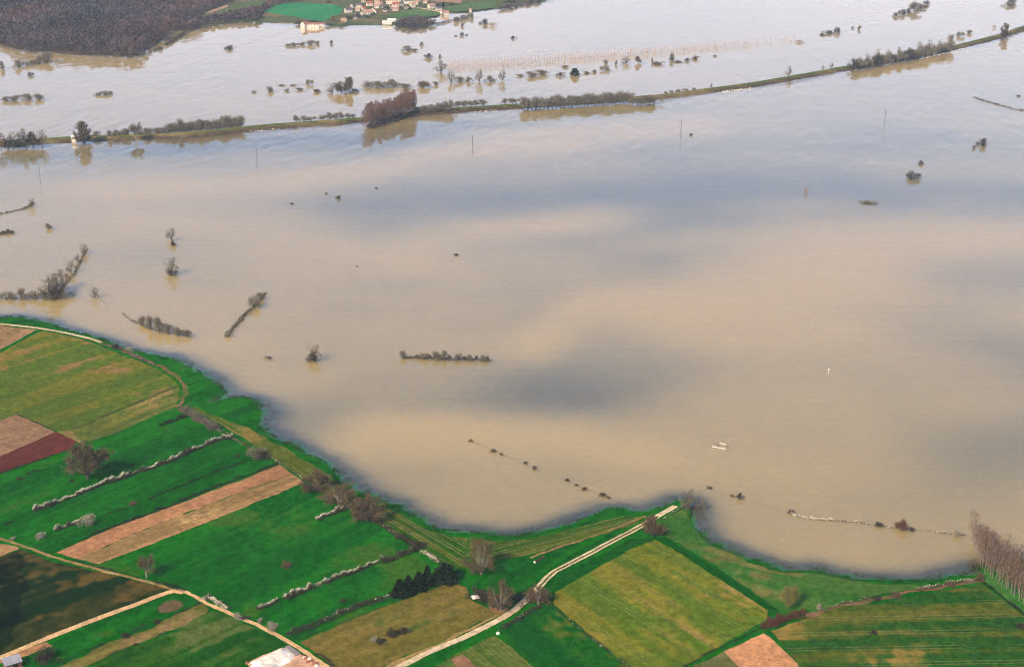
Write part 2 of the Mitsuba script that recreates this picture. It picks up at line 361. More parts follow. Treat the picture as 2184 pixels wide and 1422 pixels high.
field('meadow_patch', [(1062, 1344), (1090, 1330), (1140, 1305), (1164, 1290), (1178, 1292), (1255, 1357), (1337, 1424), (1360, 1450), (1175, 1450), (1142, 1424), (1092, 1380)], crop((.007, .072, .012), (.016, .088, .012), (.10, .125, .03), (1180, 1292), (1337, 1424), .57))
# the far bank
field('far_field', [(563, 26), (581, 13), (609, 8), (640, 7), (711, 10), (731, 18), (726, 29), (706, 38), (690, 46), (675, 46), (650, 40), (620, 34), (590, 31)], crop((.035, .200, .085), (.055, .220, .100), (.12, .17, .06), (563, 26), (731, 18), .7), far=True)
field('far_field', [(825, 35), (850, 26), (875, 21), (897, 19), (941, 28), (931, 34), (901, 38), (860, 38)], crop((.06, .14, .055), (.09, .15, .065), (.14, .16, .07), patch=.6), far=True)
field('far_field', [(948, 20), (971, 12), (1020, 5), (1060, 2), (1055, 17), (1020, 21), (986, 25), (962, 25)], crop((.08, .14, .06), (.10, .15, .07), (.14, .15, .07), patch=.6), far=True)
field('far_ploughed_field', [(890, -8), (990, -10), (984, 7), (931, 4)], crop((.36, .23, .17), (.33, .21, .16), (.3, .2, .1), patch=.7), far=True)
field('far_ploughed_field', [(438, 27), (455, 21), (483, 11), (488, 15), (462, 25), (440, 30)], crop((.42, .29, .22), (.40, .27, .20), (.3, .2, .1), patch=.7), far=True)
field('far_field', [(440, 31), (490, 14), (545, 0), (600, 2), (560, 22), (500, 33), (450, 40)], crop((.06, .13, .05), (.10, .13, .07), (.12, .11, .07), patch=.5), far=True)
field('wood_floor', [(-420, 82), (0, 93), (33, 102), (77, 112), (113, 110), (167, 117), (233, 120), (285, 122), (307, 109), (322, 98), (347, 83), (368, 64), (400, 66), (430, 57), (425, 40), (440, 26), (482, 9), (520, -6), (520, -50), (-500, -50)], crop((.06, .045, .035), (.075, .052, .042), (.09, .07, .05), patch=.6), far=True, fine=True, dz=.3)
field('far_clearing', [(0, 42), (20, 38.5), (34, 41.5), (50, 38), (68, 38.5), (55, 43), (34, 43.5), (20, 42)], crop((.36, .27, .22), (.30, .22, .17), (.2, .15, .1), patch=.7), far=True, dz=2.3)
field('far_clearing', [(156, 23), (191, 13), (192, 16), (160, 25)], crop((.34, .25, .20), (.28, .2, .16), (.2, .15, .1), patch=.7), far=True, dz=2.3)
field('far_clearing', [(385, 6), (425, -2), (432, 8), (400, 16)], crop((.34, .22, .17), (.28, .19, .14), (.2, .15, .1), patch=.6), far=True)
TABLE = mi.Float(np.array(CROPS, float).ravel())
scene['crop'] = {'type': 'twosided', 'bsdf': {'type': 'diffuse', 'reflectance': proc(crop_fn)}}

# tracks, banks, pond
track('stone_track', [(800, 1452), (853, 1421), (922, 1387), (990, 1359), (1030, 1339), (1071, 1318), (1096, 1302.5), (1111, 1289), (1121, 1280), (1136, 1266), (1151, 1250), (1167, 1232), (1185, 1217), (1217, 1201), (1267, 1175), (1309, 1152), (1337, 1138),
                      (1374, 1118), (1404, 1099), (1441, 1076)], 3.0, 'track_stone', fine=True)
key = track('track_middle', [(1148, 1254), (1167, 1232.5), (1185, 1217.5), (1217, 1201.5), (1267, 1175.5), (1309, 1152.5), (1337, 1138.5), (1374, 1118.5), (1405, 1099)], .9, 'levee_grass', dz=.22, amp=.5, fine=True)
track('sand_track', [(-60, 1428), (0, 1403), (97, 1362), (200, 1322), (300, 1285), (345, 1268), (372, 1259), (392, 1264)], 2.9, 'track_sand')
track('earth_track', [(-60, 1138), (0, 1149), (45, 1163), (110, 1187), (200, 1212), (300, 1236), (345, 1249), (385, 1263)], 1.7, 'track_earth', dz=.14, amp=.9)
track('earth_track', [(380, 1258), (400, 1263), (440, 1286), (500, 1312), (546, 1332), (583, 1350), (618, 1370), (651, 1391), (693, 1418), (740, 1450)], 1.9, 'track_sand', dz=.15, amp=.7)
track('earth_track', [(-120, 686), (0, 691), (40, 695), (100, 702), (150, 710.5), (200, 723), (216, 729)], 2.6, 'track_stone', dz=.18, fine=True)
track('earth_bank', [(214, 729), (262, 747), (310, 767), (345, 783), (372, 800), (392, 818), (396, 836), (389, 856), (380, 870)], 2.6, 'earth', dz=.12, amp=2.4, fine=True)
track('earth_bank', [(1722, 1316), (1738, 1308), (1800, 1289), (1870, 1277), (1960, 1258), (2040, 1246), (2094, 1239)], 2.2, 'earth', dz=.13, amp=2.0, fine=True)
track('dry_path', [(1130, 1190), (1200, 1165), (1290, 1135), (1350, 1112), (1378, 1098)], 1.4, 'track_earth', dz=.19, amp=.9, fine=True)
p = jag(Polygon([tuple(at(*q, .9)[:2]) for q in [(335, 1295), (350, 1284), (372, 1279), (385, 1283), (393, 1291), (378, 1300), (360, 1306), (340, 1307)]]), .6, 2.0, 4)
sheet_ground('pond', drape(p, .11), ROWS['pond'])
tag('pond', kind='structure')

# ---------------------------------------------------------------- the flood water: a clear surface over water that carries silt, denser in the plumes
def strokes(items, x, y, wob):
    out = np.zeros(x.shape)
    pts = shapely.points(x.ravel() + wob[0].ravel(), y.ravel() + wob[1].ravel())
    for line, w, s in items:
        g = LineString([tuple(at(a, b)[:2]) for a, b in line])
        sc = ppm(at(*line[len(line) // 2]))[0]
        d = shapely.distance(pts, g).reshape(x.shape)
        wm = w / sc / math.sin(math.acos(ppm(at(*line[len(line) // 2]))[1])) * 1.05      # plume half-width in metres
        out = np.maximum(out, s * np.exp(-(d / wm) ** 1.7))
    return out


CLEAR = [([(-200, 350), (0, 335), (120, 322), (260, 312)], 22, .95), ([(260, 320), (420, 305), (560, 300), (700, 285), (820, 300), (900, 275), (1000, 258)], 34, .95), ([(1000, 262), (1150, 255), (1300, 240), (1420, 226)], 22, .8),
         ([(100, 365), (300, 352), (520, 340), (700, 330)], 22, .55), ([(640, 395), (730, 373), (850, 374), (960, 345), (1080, 332)], 9, .75), ([(740, 395), (800, 440), (860, 500)], 32, .6),
         ([(760, 440), (1000, 430), (1250, 410), (1500, 400), (1800, 400), (2184, 430)], 62, .85), ([(1400, 330), (1700, 310), (2184, 300)], 60, .6), ([(300, 430), (450, 428)], 16, .35), ([(1250, 520), (1400, 480), (1560, 460), (1800, 450), (2300, 470)], 24, .8),
         ([(1100, 690), (1180, 640), (1300, 598), (1450, 560), (1560, 545)], 24, 1.0), ([(1180, 800), (1260, 720), (1370, 690), (1440, 720), (1400, 770), (1280, 820), (1080, 870)], 34, .95), ([(620, 890), (800, 885), (950, 900), (1150, 905), (1350, 850)], 24, .95),
         ([(1000, 900), (1150, 880), (1300, 850)], 30, .7), ([(700, 830), (900, 860), (1100, 850)], 34, .35), ([(2060, 590), (2130, 570), (2300, 560)], 30, .8), ([(2175, 720), (2230, 740), (2260, 790)], 34, .8), ([(2030, 1010), (2120, 960), (2300, 930)], 55, .75), ([(1500, 300), (1800, 260), (2184, 220)], 70, .4),
         ([(1500, 340), (1800, 330), (2200, 320)], 40, .45), ([(750, 640), (950, 600), (1150, 560)], 30, .25)]
SILT = [([(180, 412), (400, 402), (640, 380), (800, 352), (950, 330), (1080, 312), (1200, 312)], 13, .9), ([(1090, 288), (1300, 284), (1500, 262)], 12, .6), ([(1110, 760), (1180, 700), (1270, 655), (1380, 628), (1500, 630)], 16, 1.0),
        ([(1400, 660), (1600, 640), (1850, 520), (2100, 500)], 46, .8), ([(900, 520), (1050, 500), (1250, 490)], 20, .6), ([(760, 950), (900, 945), (1100, 960), (1400, 980)], 26, .7), ([(330, 470), (600, 500), (820, 560)], 30, .4)]
NX, NY = 560, 420
WX, WY = (-2100, 2100), (-270, 2650)
gx, gy = np.meshgrid(np.linspace(*WX, NX), np.linspace(*WY, NY))
wob = [(vnoise(gx / 60, gy / 60, 11) - .5) * 34 + (vnoise(gx / 17, gy / 17, 13) - .5) * 10, (vnoise(gx / 60, gy / 60, 12) - .5) * 46 + (vnoise(gx / 17, gy / 17, 14) - .5) * 14]
clear, silt = strokes(CLEAR, gx, gy, wob), strokes(SILT, gx, gy, wob)
cloud = vnoise(gx / 90 + gy / 200, gy / 70, 21) * .6 + vnoise(gx / 35, gy / 30, 22) * .4
import scipy.ndimage as ndi
clear, silt = ndi.gaussian_filter(clear, 2.5), ndi.gaussian_filter(silt, 1.2)
load = np.clip((.50 + .34 * (cloud - .5)) * (1 - .90 * clear * (1 - .95 * silt)) + .60 * silt, .03, 1.2)
SIGMA = .38
gridv = np.ascontiguousarray(np.repeat(load[None, :, :, None], 2, 0).astype(np.float32))
scene['water_medium'] = {'type': 'heterogeneous', 'albedo': {'type': 'rgb', 'value': [.945, .815, .44]}, 'scale': SIGMA,
                         'sigma_t': {'type': 'gridvolume', 'grid': mi.VolumeGrid(gridv), 'wrap_mode': 'clamp', 'to_world': T().translate([WX[0], WY[0], -5]).scale([WX[1] - WX[0], WY[1] - WY[0], 6])}}
scene['water_surface'] = {'type': 'thindielectric', 'int_ior': 1.34}
wx = np.concatenate([[-2050, -1500, -1100], np.arange(-800, 800, 4.0), [1100, 1500, 2050]])
wy = np.concatenate([[-250], np.arange(-170, 600, 3.2), np.arange(605, 2050, 9.0), [2600]])


def ripple(x, y):
    r = rnd(5)
    return (r.random(x.shape) - .5) * np.where(y < 602, .11, .36)


scene['water'] = mikit.ply(grid(wx, wy, ripple), 'water_surface', smooth=True, interior=ref('water_medium'), exterior=ref('haze_medium'))
tag('water', kind='structure')


# ---------------------------------------------------------------- plants
class Mesh:
    def __init__(self):
        self.v, self.f, self.n = [], [], 0

    def add(self, v, f):
        v, f = np.asarray(v, float), np.asarray(f, int)
        self.v.append(v); self.f.append(f + self.n); self.n += len(v)

    def tube(self, p, q, r0, r1, s=5):
        p, q = np.asarray(p, float), np.asarray(q, float)
        d = (q - p) / (np.linalg.norm(q - p) + 1e-9)
        a = np.cross(d, [0, 0, 1.0] if abs(d[2]) < .9 else [1.0, 0, 0]); a /= np.linalg.norm(a)
        b = np.cross(d, a)
        t = np.arange(s) * 2 * np.pi / s
        ring = np.cos(t)[:, None] * a + np.sin(t)[:, None] * b
        i = np.arange(s); j = (i + 1) % s
        self.add(np.vstack([p + ring * r0, q + ring * r1]), np.vstack([np.stack([i, j, j + s], 1), np.stack([i, j + s, i + s], 1)]))

    def box(self, c, size, rz=0.0):
        m = trimesh.creation.box(size)
        m.apply_transform(trimesh.transformations.rotation_matrix(rz, [0, 0, 1]))
        self.add(m.vertices + np.asarray(c), m.faces)

    def get(self):
        return np.vstack(self.v), np.vstack(self.f)


def unit(a):
    return a / (np.linalg.norm(a, axis=-1, keepdims=True) + 1e-9)


def slivers(P, D, L, W, r):
    n = len(P)
    side = unit(np.cross(D, r.normal(size=(n, 3)))) * (W / 2)[:, None]
    return np.stack([P - side, P + side, P + D * L[:, None]], 1).reshape(-1, 3), np.arange(3 * n).reshape(n, 3)


def chips(P, S, r):
    n = len(P)
    a, b = unit(r.normal(size=(n, 3))) * S[:, None], unit(r.normal(size=(n, 3))) * S[:, None]
    return np.stack([P - a, P + b, P + a - b * .5], 1).reshape(-1, 3), np.arange(3 * n).reshape(n, 3)


PROTO = {}


def prototype(key, w, h, **parts):
    """A kind of plant w metres wide and h high: a shapegroup with one shape per part."""
    scene[key] = {'type': 'shapegroup', **{k: ply(m, b) for k, (m, b) in parts.items()}}
    PROTO[key] = (w, h)


def bare_tree(key, seed, twig, bark='bark', h=12.0, w=10.0, fork=.22, n=1500, limbs=8, tw=.11, droop=1.15):
    r = rnd(seed)
    t, c = Mesh(), Mesh()
    top = np.array([r.normal() * .2, r.normal() * .2, h * fork])
    t.tube([0, 0, -1.5], top, .034 * h, .026 * h, 6)
    tips = []
    for k in range(limbs):
        a = 2 * np.pi * k / limbs + r.uniform(-.4, .4)
        lean = r.uniform(.1, droop)
        e = np.array([math.cos(a) * w * .42 * min(lean, 1.05), math.sin(a) * w * .42 * min(lean, 1.05), h * (.98 - .42 * lean ** 2 + r.uniform(-.08, .02))])
        m = top + (e - top) * .5 + np.array([math.cos(a), math.sin(a), -.3]) * w * .05
        t.tube(top, m, .021 * h, .014 * h, 4); t.tube(m, e, .014 * h, .004 * h, 4)
        for _ in range(4):
            s = r.uniform(.3, 1)
            b = top + (m - top) * min(1, 2 * s) + (e - m) * max(0, 2 * s - 1)
            q = b + unit(np.array([math.cos(a), math.sin(a), .55]) + r.normal(size=3) * .7) * h * r.uniform(.12, .24)
            t.tube(b, q, .006 * h, .002 * h, 3)
            tips.append(q); tips.append((b + q) / 2)
        tips.append(e)
    tips = np.array(tips)
    i = r.integers(0, len(tips), n)
    P = tips[i] + r.normal(size=(n, 3)) * np.array([.048 * w, .048 * w, .045 * h])
    P[:, 2] = np.clip(P[:, 2], h * fork * .6, h * .97)
    D = unit(unit(P - np.array([0, 0, h * .42])) + np.array([0, 0, .35]) + r.normal(size=(n, 3)) * .55)
    c.add(*slivers(P, D, r.uniform(.06, .12, n) * h, r.uniform(.7, 1.4, n) * tw * h / 12, r))
    prototype(key, w, h, trunk=(t.get(), bark), crown=(c.get(), twig))


def shrub(key, seed, twig, h=4.0, w=5.0, n=900, tw=.13, blossom=0, bark='dark_twig', dome=.75):
    r = rnd(seed)
    t, c = Mesh(), Mesh()
    for k in range(9):
        a = r.uniform(0, 6.28); q = r.uniform(.2, .9)
        t.tube([r.normal() * .3, r.normal() * .3, -1.0], [math.cos(a) * w * .4 * q, math.sin(a) * w * .4 * q, h * r.uniform(.6, .9)], .05 * h / 4, .02 * h / 4, 3)
    lob = np.stack([r.normal(size=12) * w * .22, r.normal(size=12) * w * .22, r.uniform(.08, .70, 12) * h], 1)
    lob[:, :2] *= (1.15 - .5 * lob[:, 2:] / h)
    i = r.integers(0, 12, n)
    P = lob[i] + unit(r.normal(size=(n, 3))) * (r.random((n, 1)) ** .4) * np.array([.24 * w, .24 * w, .27 * h])
    P[:, 2] = np.abs(P[:, 2])
    D = unit(P * np.array([1, 1, .0]) / w + np.array([0, 0, .7]) + r.normal(size=(n, 3)) * .5)
    c.add(*slivers(P, D, r.uniform(.14, .28, n) * h, r.uniform(.7, 1.4, n) * tw * h / 4, r))
    parts = dict(stems=(t.get(), bark), twigs=(c.get(), twig))
    if blossom:
        b = Mesh()
        i = r.integers(0, 12, blossom)
        d = unit(r.normal(size=(blossom, 3)) + np.array([0, 0, .5]))
        b.add(*chips(lob[i] + d * np.array([.27 * w, .27 * w, .30 * h]), r.uniform(.10, .22, blossom) * h / 4, r))
        parts['blossom'] = (b.get(), 'blossom')
    prototype(key, w, h, **parts)


def poplar(key, seed, twig, bark, h=22.0, w=4.6, n=700, start=.30, tw=.12):
    r = rnd(seed)
    t, c = Mesh(), Mesh()
    p = [np.array([0, 0, -1.5])]
    for k in range(1, 7):
        p.append(np.array([r.normal() * .12, r.normal() * .12, h * k / 6.2]))
        t.tube(p[-2], p[-1], .013 * h * (1 - (k - 1) / 6.6), .013 * h * (1 - k / 6.6), 5)
    for k in range(16):
        z = r.uniform(start, .9); a = r.uniform(0, 6.28); L = w * .55 * (1.1 - z) ** .5
        t.tube([0, 0, z * h], [math.cos(a) * L, math.sin(a) * L, z * h + L * 2.0], .05, .015, 3)
    z = r.beta(1.3, 1.1, n) * (1 - start) + start
    a = r.uniform(0, 6.28, n)
    R = w * .5 * np.clip((1.06 - z) / .35, 0, 1) ** .6 * np.clip((z - start + .12) / .3, .2, 1) * np.sqrt(r.random(n))
    P = np.stack([np.cos(a) * R, np.sin(a) * R, z * h * .96], 1)
    D = unit(np.stack([np.cos(a) * .5, np.sin(a) * .5, np.full(n, 1.1)], 1) + r.normal(size=(n, 3)) * .3)
    c.add(*slivers(P, D, r.uniform(.05, .10, n) * h, r.uniform(.7, 1.4, n) * tw, r))
    prototype(key, w, h, trunk=(t.get(), bark), crown=(c.get(), twig))


def conifer(key, seed, leaf, h=8.0, w=5.5, n=1300, point=.9, dense=1.0):
    r = rnd(seed)
    t, c = Mesh(), Mesh()
    t.tube([0, 0, -.5], [0, 0, h * .92], .03 * h, .005 * h, 6)
    z = r.beta(1.0, 1.4, n)
    a = r.uniform(0, 6.28, n)
    lump = 1 + .25 * np.sin(a * 3 + z * 14) + .15 * np.sin(a * 5 - z * 23)
    R = w * .5 * np.clip(1 - z, 0, 1) ** point * lump * np.sqrt(r.uniform(.25, 1, n)) * np.clip(.6 + z * 5, 0, 1)
    P = np.stack([np.cos(a) * R, np.sin(a) * R, z * h * .93 + .3], 1)
    D = unit(np.stack([np.cos(a), np.sin(a), np.full(n, .25)], 1) + r.normal(size=(n, 3)) * .5)
    c.add(*slivers(P, D, r.uniform(.08, .16, n) * h, r.uniform(.04, .08, n) * h * dense, r))
    prototype(key, w, h, trunk=(t.get(), 'bark'), crown=(c.get(), leaf))


for s in range(4):
    bare_tree(f'brown_tree_kind_{s}', 40 + s, 'brown_twig', n=3600, fork=.10, limbs=14, tw=.19, droop=1.3)
    bare_tree(f'grey_tree_kind_{s}', 50 + s, 'grey_twig', n=1500, fork=.06, limbs=13, tw=.13, droop=1.38)
for s in range(3):
    shrub(f'grey_shrub_kind_{s}', 60 + s, 'grey_twig')
    shrub(f'brown_shrub_kind_{s}', 70 + s, 'brown_twig')
    shrub(f'dark_shrub_kind_{s}', 80 + s, 'dark_twig')
    shrub(f'blossom_kind_{s}', 90 + s, 'grey_twig', blossom=520)
    poplar(f'poplar_kind_{s}', 100 + s, 'red_twig', 'pale_bark', h=14.0, w=3.3, n=235, start=.22, tw=.085)
    poplar(f'clump_kind_{s}', 110 + s, 'red_twig', 'bark', w=6.5, n=900, start=.12, tw=.17)
    poplar(f'sapling_kind_{s}', 120 + s, 'pink_twig', 'pink_twig', h=9.0, w=3.0, n=46, start=.1, tw=.16)
    conifer(f'conifer_kind_{s}', 130 + s, 'needle')
shrub('red_shrub_kind_0', 140, 'rust_twig', n=1300)
shrub('red_shrub_kind_1', 141, 'rust_twig', n=1300)
shrub('reed_kind_0', 150, 'reed', h=2.5, w=6, n=700)
bare_tree('willow_kind_0', 160, 'olive_twig', 'bark', h=10, w=9.5, fork=.3, n=3000, limbs=11, tw=.14)
conifer('evergreen_kind_0', 170, 'evergreen', h=9.5, w=10, n=1800, point=.45, dense=1.1)
bare_tree('pale_tree_kind_0', 180, 'brown_twig', 'pale_bark', h=14, w=10, fork=.12, n=3600, limbs=12, tw=.10)
bare_tree('pale_tree_kind_1', 181, 'brown_twig', 'pale_bark', h=14, w=9, fork=.26, n=2800, limbs=10, tw=.10)

rr = rnd(77)


def plant(kind, name, x, y, w, h, label, cat='tree', group=None, z=None, rz=None):
    """A plant whose foot is at pixel (x, y) of the photograph and that shows w by h pixels there."""
    key = numbered(name)
    p = at(x, y, .9) if z is None else at(x, y, z)
    if z is None:
        p[2] = float(height(np.array([p[0]]), np.array([p[1]]))[0])
        p = at(x, y, max(p[2], 0)) * [1, 1, 0] + [0, 0, p[2]]
    s, c = ppm(p)
    kinds = sorted(k for k in PROTO if k.startswith(kind + '_kind_'))
    kk = kinds[int(rr.integers(len(kinds)))]
    w0, h0 = PROTO[kk]
    sw = w / s / w0 / .95
    sh = max(h / (s * c) - .25 * (w / s) * math.sqrt(1 - c * c), .5 * h / (s * c)) / h0 - min(p[2], 0) * .5 / h0
    scene[key] = {'type': 'instance', 'kind': ref(kk),
                  'to_world': T().translate([float(p[0]), float(p[1]), float(max(p[2], -.7))]).rotate([0, 0, 1], float(rr.uniform(0, 360) if rz is None else rz)).scale([sw, sw, sh])}
    tag(key, label, cat, group)
    return key


def hedge(name, pts, width, h, label, twig='dark_twig', blossom=0.0, dens=26, z=None, cat='hedge', group=None, lump=3.4, z0=.9):
    """A hedge along the pixels pts: twigs and, where it flowers, blossom."""
    key = numbered(name)
    r = rnd(len(scene) + 1000)
    if name == 'low_hedge' and z0 == .9 and z is None:
        width, h, dens, twig, lump = width * 1.45 + .2, h * 1.35 + .2, max(dens, 30) * 1.7, 'black_twig' if twig == 'dark_twig' else twig, 7.0
    q = np.array([at(a, b, z0) for a, b in pts])
    seg = np.linalg.norm(np.diff(q[:, :2], axis=0), axis=1)
    cum = np.concatenate([[0], np.cumsum(seg)])
    Lh = cum[-1]
    n = int(max(60, Lh * dens * max(width, 1) / 2.0))
    s = r.uniform(0, Lh, n)
    base = np.stack([np.interp(s, cum, q[:, 0]), np.interp(s, cum, q[:, 1])], 1)
    tang = np.stack([np.interp(s + .5, cum, q[:, 0]) - np.interp(s - .5, cum, q[:, 0]), np.interp(s + .5, cum, q[:, 1]) - np.interp(s - .5, cum, q[:, 1])], 1)
    nor = unit(np.stack([-tang[:, 1], tang[:, 0]], 1))
    sd = len(scene) * .37
    cell = s / (lump * .8) + vnoise(s / 4.0, np.full(n, sd), 31) * 1.2
    fr = cell - np.floor(cell)
    rc = lambda k: np.modf(np.abs(np.sin(np.floor(cell) * 12.9898 + sd + k) * 43758.5453))[0]
    prof = (.50 + .62 * rc(1)) * np.sqrt(np.clip(1 - (2 * fr - 1) ** 2 * .82, .05, 1)) * np.where(rc(5) < .08, .45, 1)
    wid = width * (.60 + .6 * rc(2)) * (.55 + .45 * np.sqrt(np.clip(1 - (2 * fr - 1) ** 2 * .8, .05, 1)))
    o = (r.random(n) - .5) * wid
    off = (vnoise(s / 5, np.full(n, sd), 35) - .5) * width * .5
    zz = (r.random(n) ** .6) * h * prof * np.sqrt(np.clip(1 - (2 * o / wid) ** 2 * .8, .05, 1))
    xy = base + nor * (o + off)[:, None]
    ground = np.maximum(height(xy[:, 0], xy[:, 1]), -.3) if z is None else np.full(n, z)
    P = np.column_stack([xy, ground + zz * .75])
    D = unit(np.column_stack([nor * (o / wid)[:, None], np.full(n, .8)]) + r.normal(size=(n, 3)) * .45)
    L = r.uniform(.25, .5, n) * h * prof
    m = slivers(P, D, L, r.uniform(.12, .26, n) * min(1.3, max(.6, h / 2.5)), r)
    if blossom:
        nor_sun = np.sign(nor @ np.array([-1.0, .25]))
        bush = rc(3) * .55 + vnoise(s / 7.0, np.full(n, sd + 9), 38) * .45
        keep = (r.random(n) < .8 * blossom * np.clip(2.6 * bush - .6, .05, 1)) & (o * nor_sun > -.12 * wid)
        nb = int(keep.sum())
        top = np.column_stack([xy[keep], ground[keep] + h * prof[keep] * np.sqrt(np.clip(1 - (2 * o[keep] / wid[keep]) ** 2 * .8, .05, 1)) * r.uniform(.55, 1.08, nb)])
        b = chips(top, r.uniform(.2, .42, nb), r)
        scene[key + '__twigs'] = ply(m, twig)
        scene[key + '__blossom'] = ply(b, 'blossom')
    else:
        scene[key] = ply(m, twig)
    tag(key, label, cat, group)
    return key


# ---- hedges and shrubs on the near bank
hedge('blossom_hedge', [(497, 935), (462, 940), (410, 962), (350, 990), (300, 1007), (237, 1027), (175, 1050), (120, 1072), (72, 1091)], 3.3, 2.7, 'longest white flowering hedge, a straight line across the green meadows below the big round tree', 'olive_wood', 1.0, 70)
hedge('blossom_hedge', [(118, 1134), (130, 1128), (150, 1120), (172, 1112)], 3.2, 2.6, 'short white flowering hedge between two white bushes left of the ploughed strip', 'olive_wood', .8, 70)
hedge('low_hedge', [(535, 981), (470, 1003), (400, 1032), (360, 1048), (315, 1066)], 1.1, 1.0, 'thin dark low hedge between the long white hedge and the ploughed strip')
hedge('low_hedge', [(272, 1083), (250, 1090), (220, 1101)], 1.1, 1.0, 'short thin dark hedge in line with the dark low hedge above the ploughed strip')
hedge('low_hedge', [(592, 990), (546, 1008), (460, 1040), (360, 1080), (270, 1113), (200, 1140), (172, 1152)], 1.5, 1.2, 'dark low hedge running along the upper edge of the ploughed strip')
hedge('low_hedge', [(393, 889), (378, 896), (342, 909)], 1.7, 1.6, 'short dark hedge below the dry pasture by the bushy corner')
hedge('low_hedge', [(382, 822), (340, 840), (280, 864), (220, 889), (155, 916)], 1.0, .8, 'thin brown hedge line between the big striped crop and the dry pasture', 'brown_twig')
hedge('low_hedge', [(34, 884), (75, 901), (118, 919)], .9, .7, 'thin dark weed line along the upper edge of the brown stubble field', 'brown_twig', dens=16)
hedge('low_hedge', [(0, 1011), (60, 990), (110, 972), (150, 958)], 1.0, .8, 'thin dark hedge along the lower edge of the red ploughed field')
hedge('low_hedge', [(57, 1014), (75, 1006), (92, 1003)], 1.3, 1.1, 'small dark strip of scrub in the green meadow left of the big round tree')
hedge('low_hedge', [(5, 1122), (18, 1117), (30, 1112)], 1.2, 1.0, 'small dark strip of scrub at the left edge below the long white hedge')
hedge('blossom_hedge', [(434, 1274), (450, 1280), (470, 1289), (487, 1299)], 2.8, 2.5, 'dense white flowering hedge beside the sandy track fork', 'olive_wood', 1.0, 80)
hedge('blossom_hedge', [(546, 1300), (562, 1293), (578, 1286), (592, 1281)], 3.0, 2.7, 'leftmost of the white hedge pieces in the row across the lower green meadow', 'olive_wood', .9, 70)
hedge('blossom_hedge', [(607, 1279), (625, 1270), (645, 1262), (664, 1254)], 3.2, 3.0, 'brightest white hedge piece, second from the left in the row across the lower meadow', 'olive_wood', 1.0, 80)
hedge('blossom_hedge', [(673, 1252), (686, 1246)], 2.4, 2.0, 'shortest white hedge piece, third from the left across the lower meadow', 'grey_twig', .7, 50)
hedge('blossom_hedge', [(692, 1247), (720, 1234), (750, 1222), (780, 1209), (808, 1200)], 2.8, 2.7, 'longest white hedge piece, fourth from the left in the row across the lower meadow', 'olive_wood', .75, 70)
hedge('blossom_hedge', [(813, 1200), (825, 1196), (833, 1192)], 3.2, 4.0, 'tall pale flowering hedge piece at the right end of the row across the lower meadow', 'olive_wood', .9, 70)
hedge('bare_hedge', [(838, 1194), (858, 1183), (878, 1175), (895, 1167), (906, 1160)], 3.2, 3.2, 'dark bare hedge joining the white hedge row to the bank', 'dark_twig', .08, 40)
hedge('bare_hedge', [(612, 1356), (660, 1336), (720, 1313), (770, 1292), (833, 1272)], 4.2, 2.3, 'broad dark brown hedge between the green meadow and the brown fallow field', 'dark_twig', .04, 42)
hedge('bare_hedge', [(618, 1370), (700, 1340), (790, 1305), (880, 1268), (965, 1240)], 1.2, 1.2, 'thin dark hedge along the upper edge of the brown fallow field', 'dark_twig', 0, 30)
hedge('bare_hedge', [(383, 872), (400, 880), (420, 893), (440, 905), (462, 918)], 5.0, 4.6, 'thick grey brown tall hedge at the bushy corner by the dry pasture', 'grey_twig', 0, 46)
hedge('bare_hedge', [(460, 915), (480, 925), (500, 936), (520, 948), (540, 962)], 2.2, 1.5, 'reddish brown low hedge above the long white hedge', 'brown_twig', .10, 34)
hedge('bare_hedge', [(566, 966), (580, 976), (597, 989), (620, 1003), (648, 1022)], 1.6, 1.2, 'low brown hedge at the end of the ploughed strip', 'brown_twig', .12, 34)
hedge('bare_hedge', [(660, 1036), (690, 1052), (720, 1068), (745, 1082), (775, 1098)], 3.4, 2.4, 'low brown scrub hedge under the row of bare trees on the bank', 'brown_twig', .03, 40)
hedge('bare_hedge', [(780, 1102), (805, 1116), (830, 1134), (850, 1146)], 2.8, 2.4, 'dark brown scrub hedge right of the bare trees on the bank', 'dark_twig', .02, 40)
hedge('bare_hedge', [(850, 1148), (868, 1156), (884, 1164), (900, 1172)], 3.6, 3.6, 'dense dark scrub hedge where the row across the meadow meets the bank', 'dark_twig', 0, 40)
hedge('blossom_hedge', [(902, 1176), (913, 1184), (925, 1194), (936, 1202)], 2.2, 2.2, 'small white flowering hedge on the bank left of the dark evergreen', 'brown_twig', .8, 50)
hedge('blossom_hedge', [(676, 1110), (695, 1102), (715, 1093), (731, 1087)], 2.8, 3.0, 'lone white flowering hedge in the green meadow below the bare trees', 'olive_wood', .85, 70)
hedge('bare_hedge', [(1069, 1341), (1090, 1330), (1112, 1318), (1132, 1303), (1152, 1292)], 2.8, 2.2, 'dark scrub hedge along the lower side of the pale stone track', 'dark_twig', .03, 40)
hedge('low_hedge', [(1176, 1289), (1210, 1317), (1250, 1351), (1300, 1390), (1345, 1428)], 1.2, .9, 'dark brown ditch hedge along the left edge of the striped field', 'dark_twig', .03, 30)
hedge('low_hedge', [(1636, 1333), (1580, 1361), (1520, 1390), (1440, 1432)], .8, .7, 'thin dark hedge line along the bottom edge of the striped field', 'dark_twig')
hedge('low_hedge', [(2099, 1243), (2130, 1267), (2184, 1311), (2230, 1350)], 1.0, .8, 'straight black hedge line between the wheat field and the poplars', 'dark_twig', 0, 46)
hedge('low_hedge', [(1752, 1301), (1800, 1288), (1855, 1277)], 1.2, .8, 'low reddish dead hedge along the top of the wheat field', 'brown_twig', .04, 26)
hedge('low_hedge', [(1955, 1259), (2000, 1250), (2035, 1244), (2090, 1236)], 1.6, 1.2, 'low brown hedge near the poplars at the top of the wheat field', 'brown_twig', .10, 30)
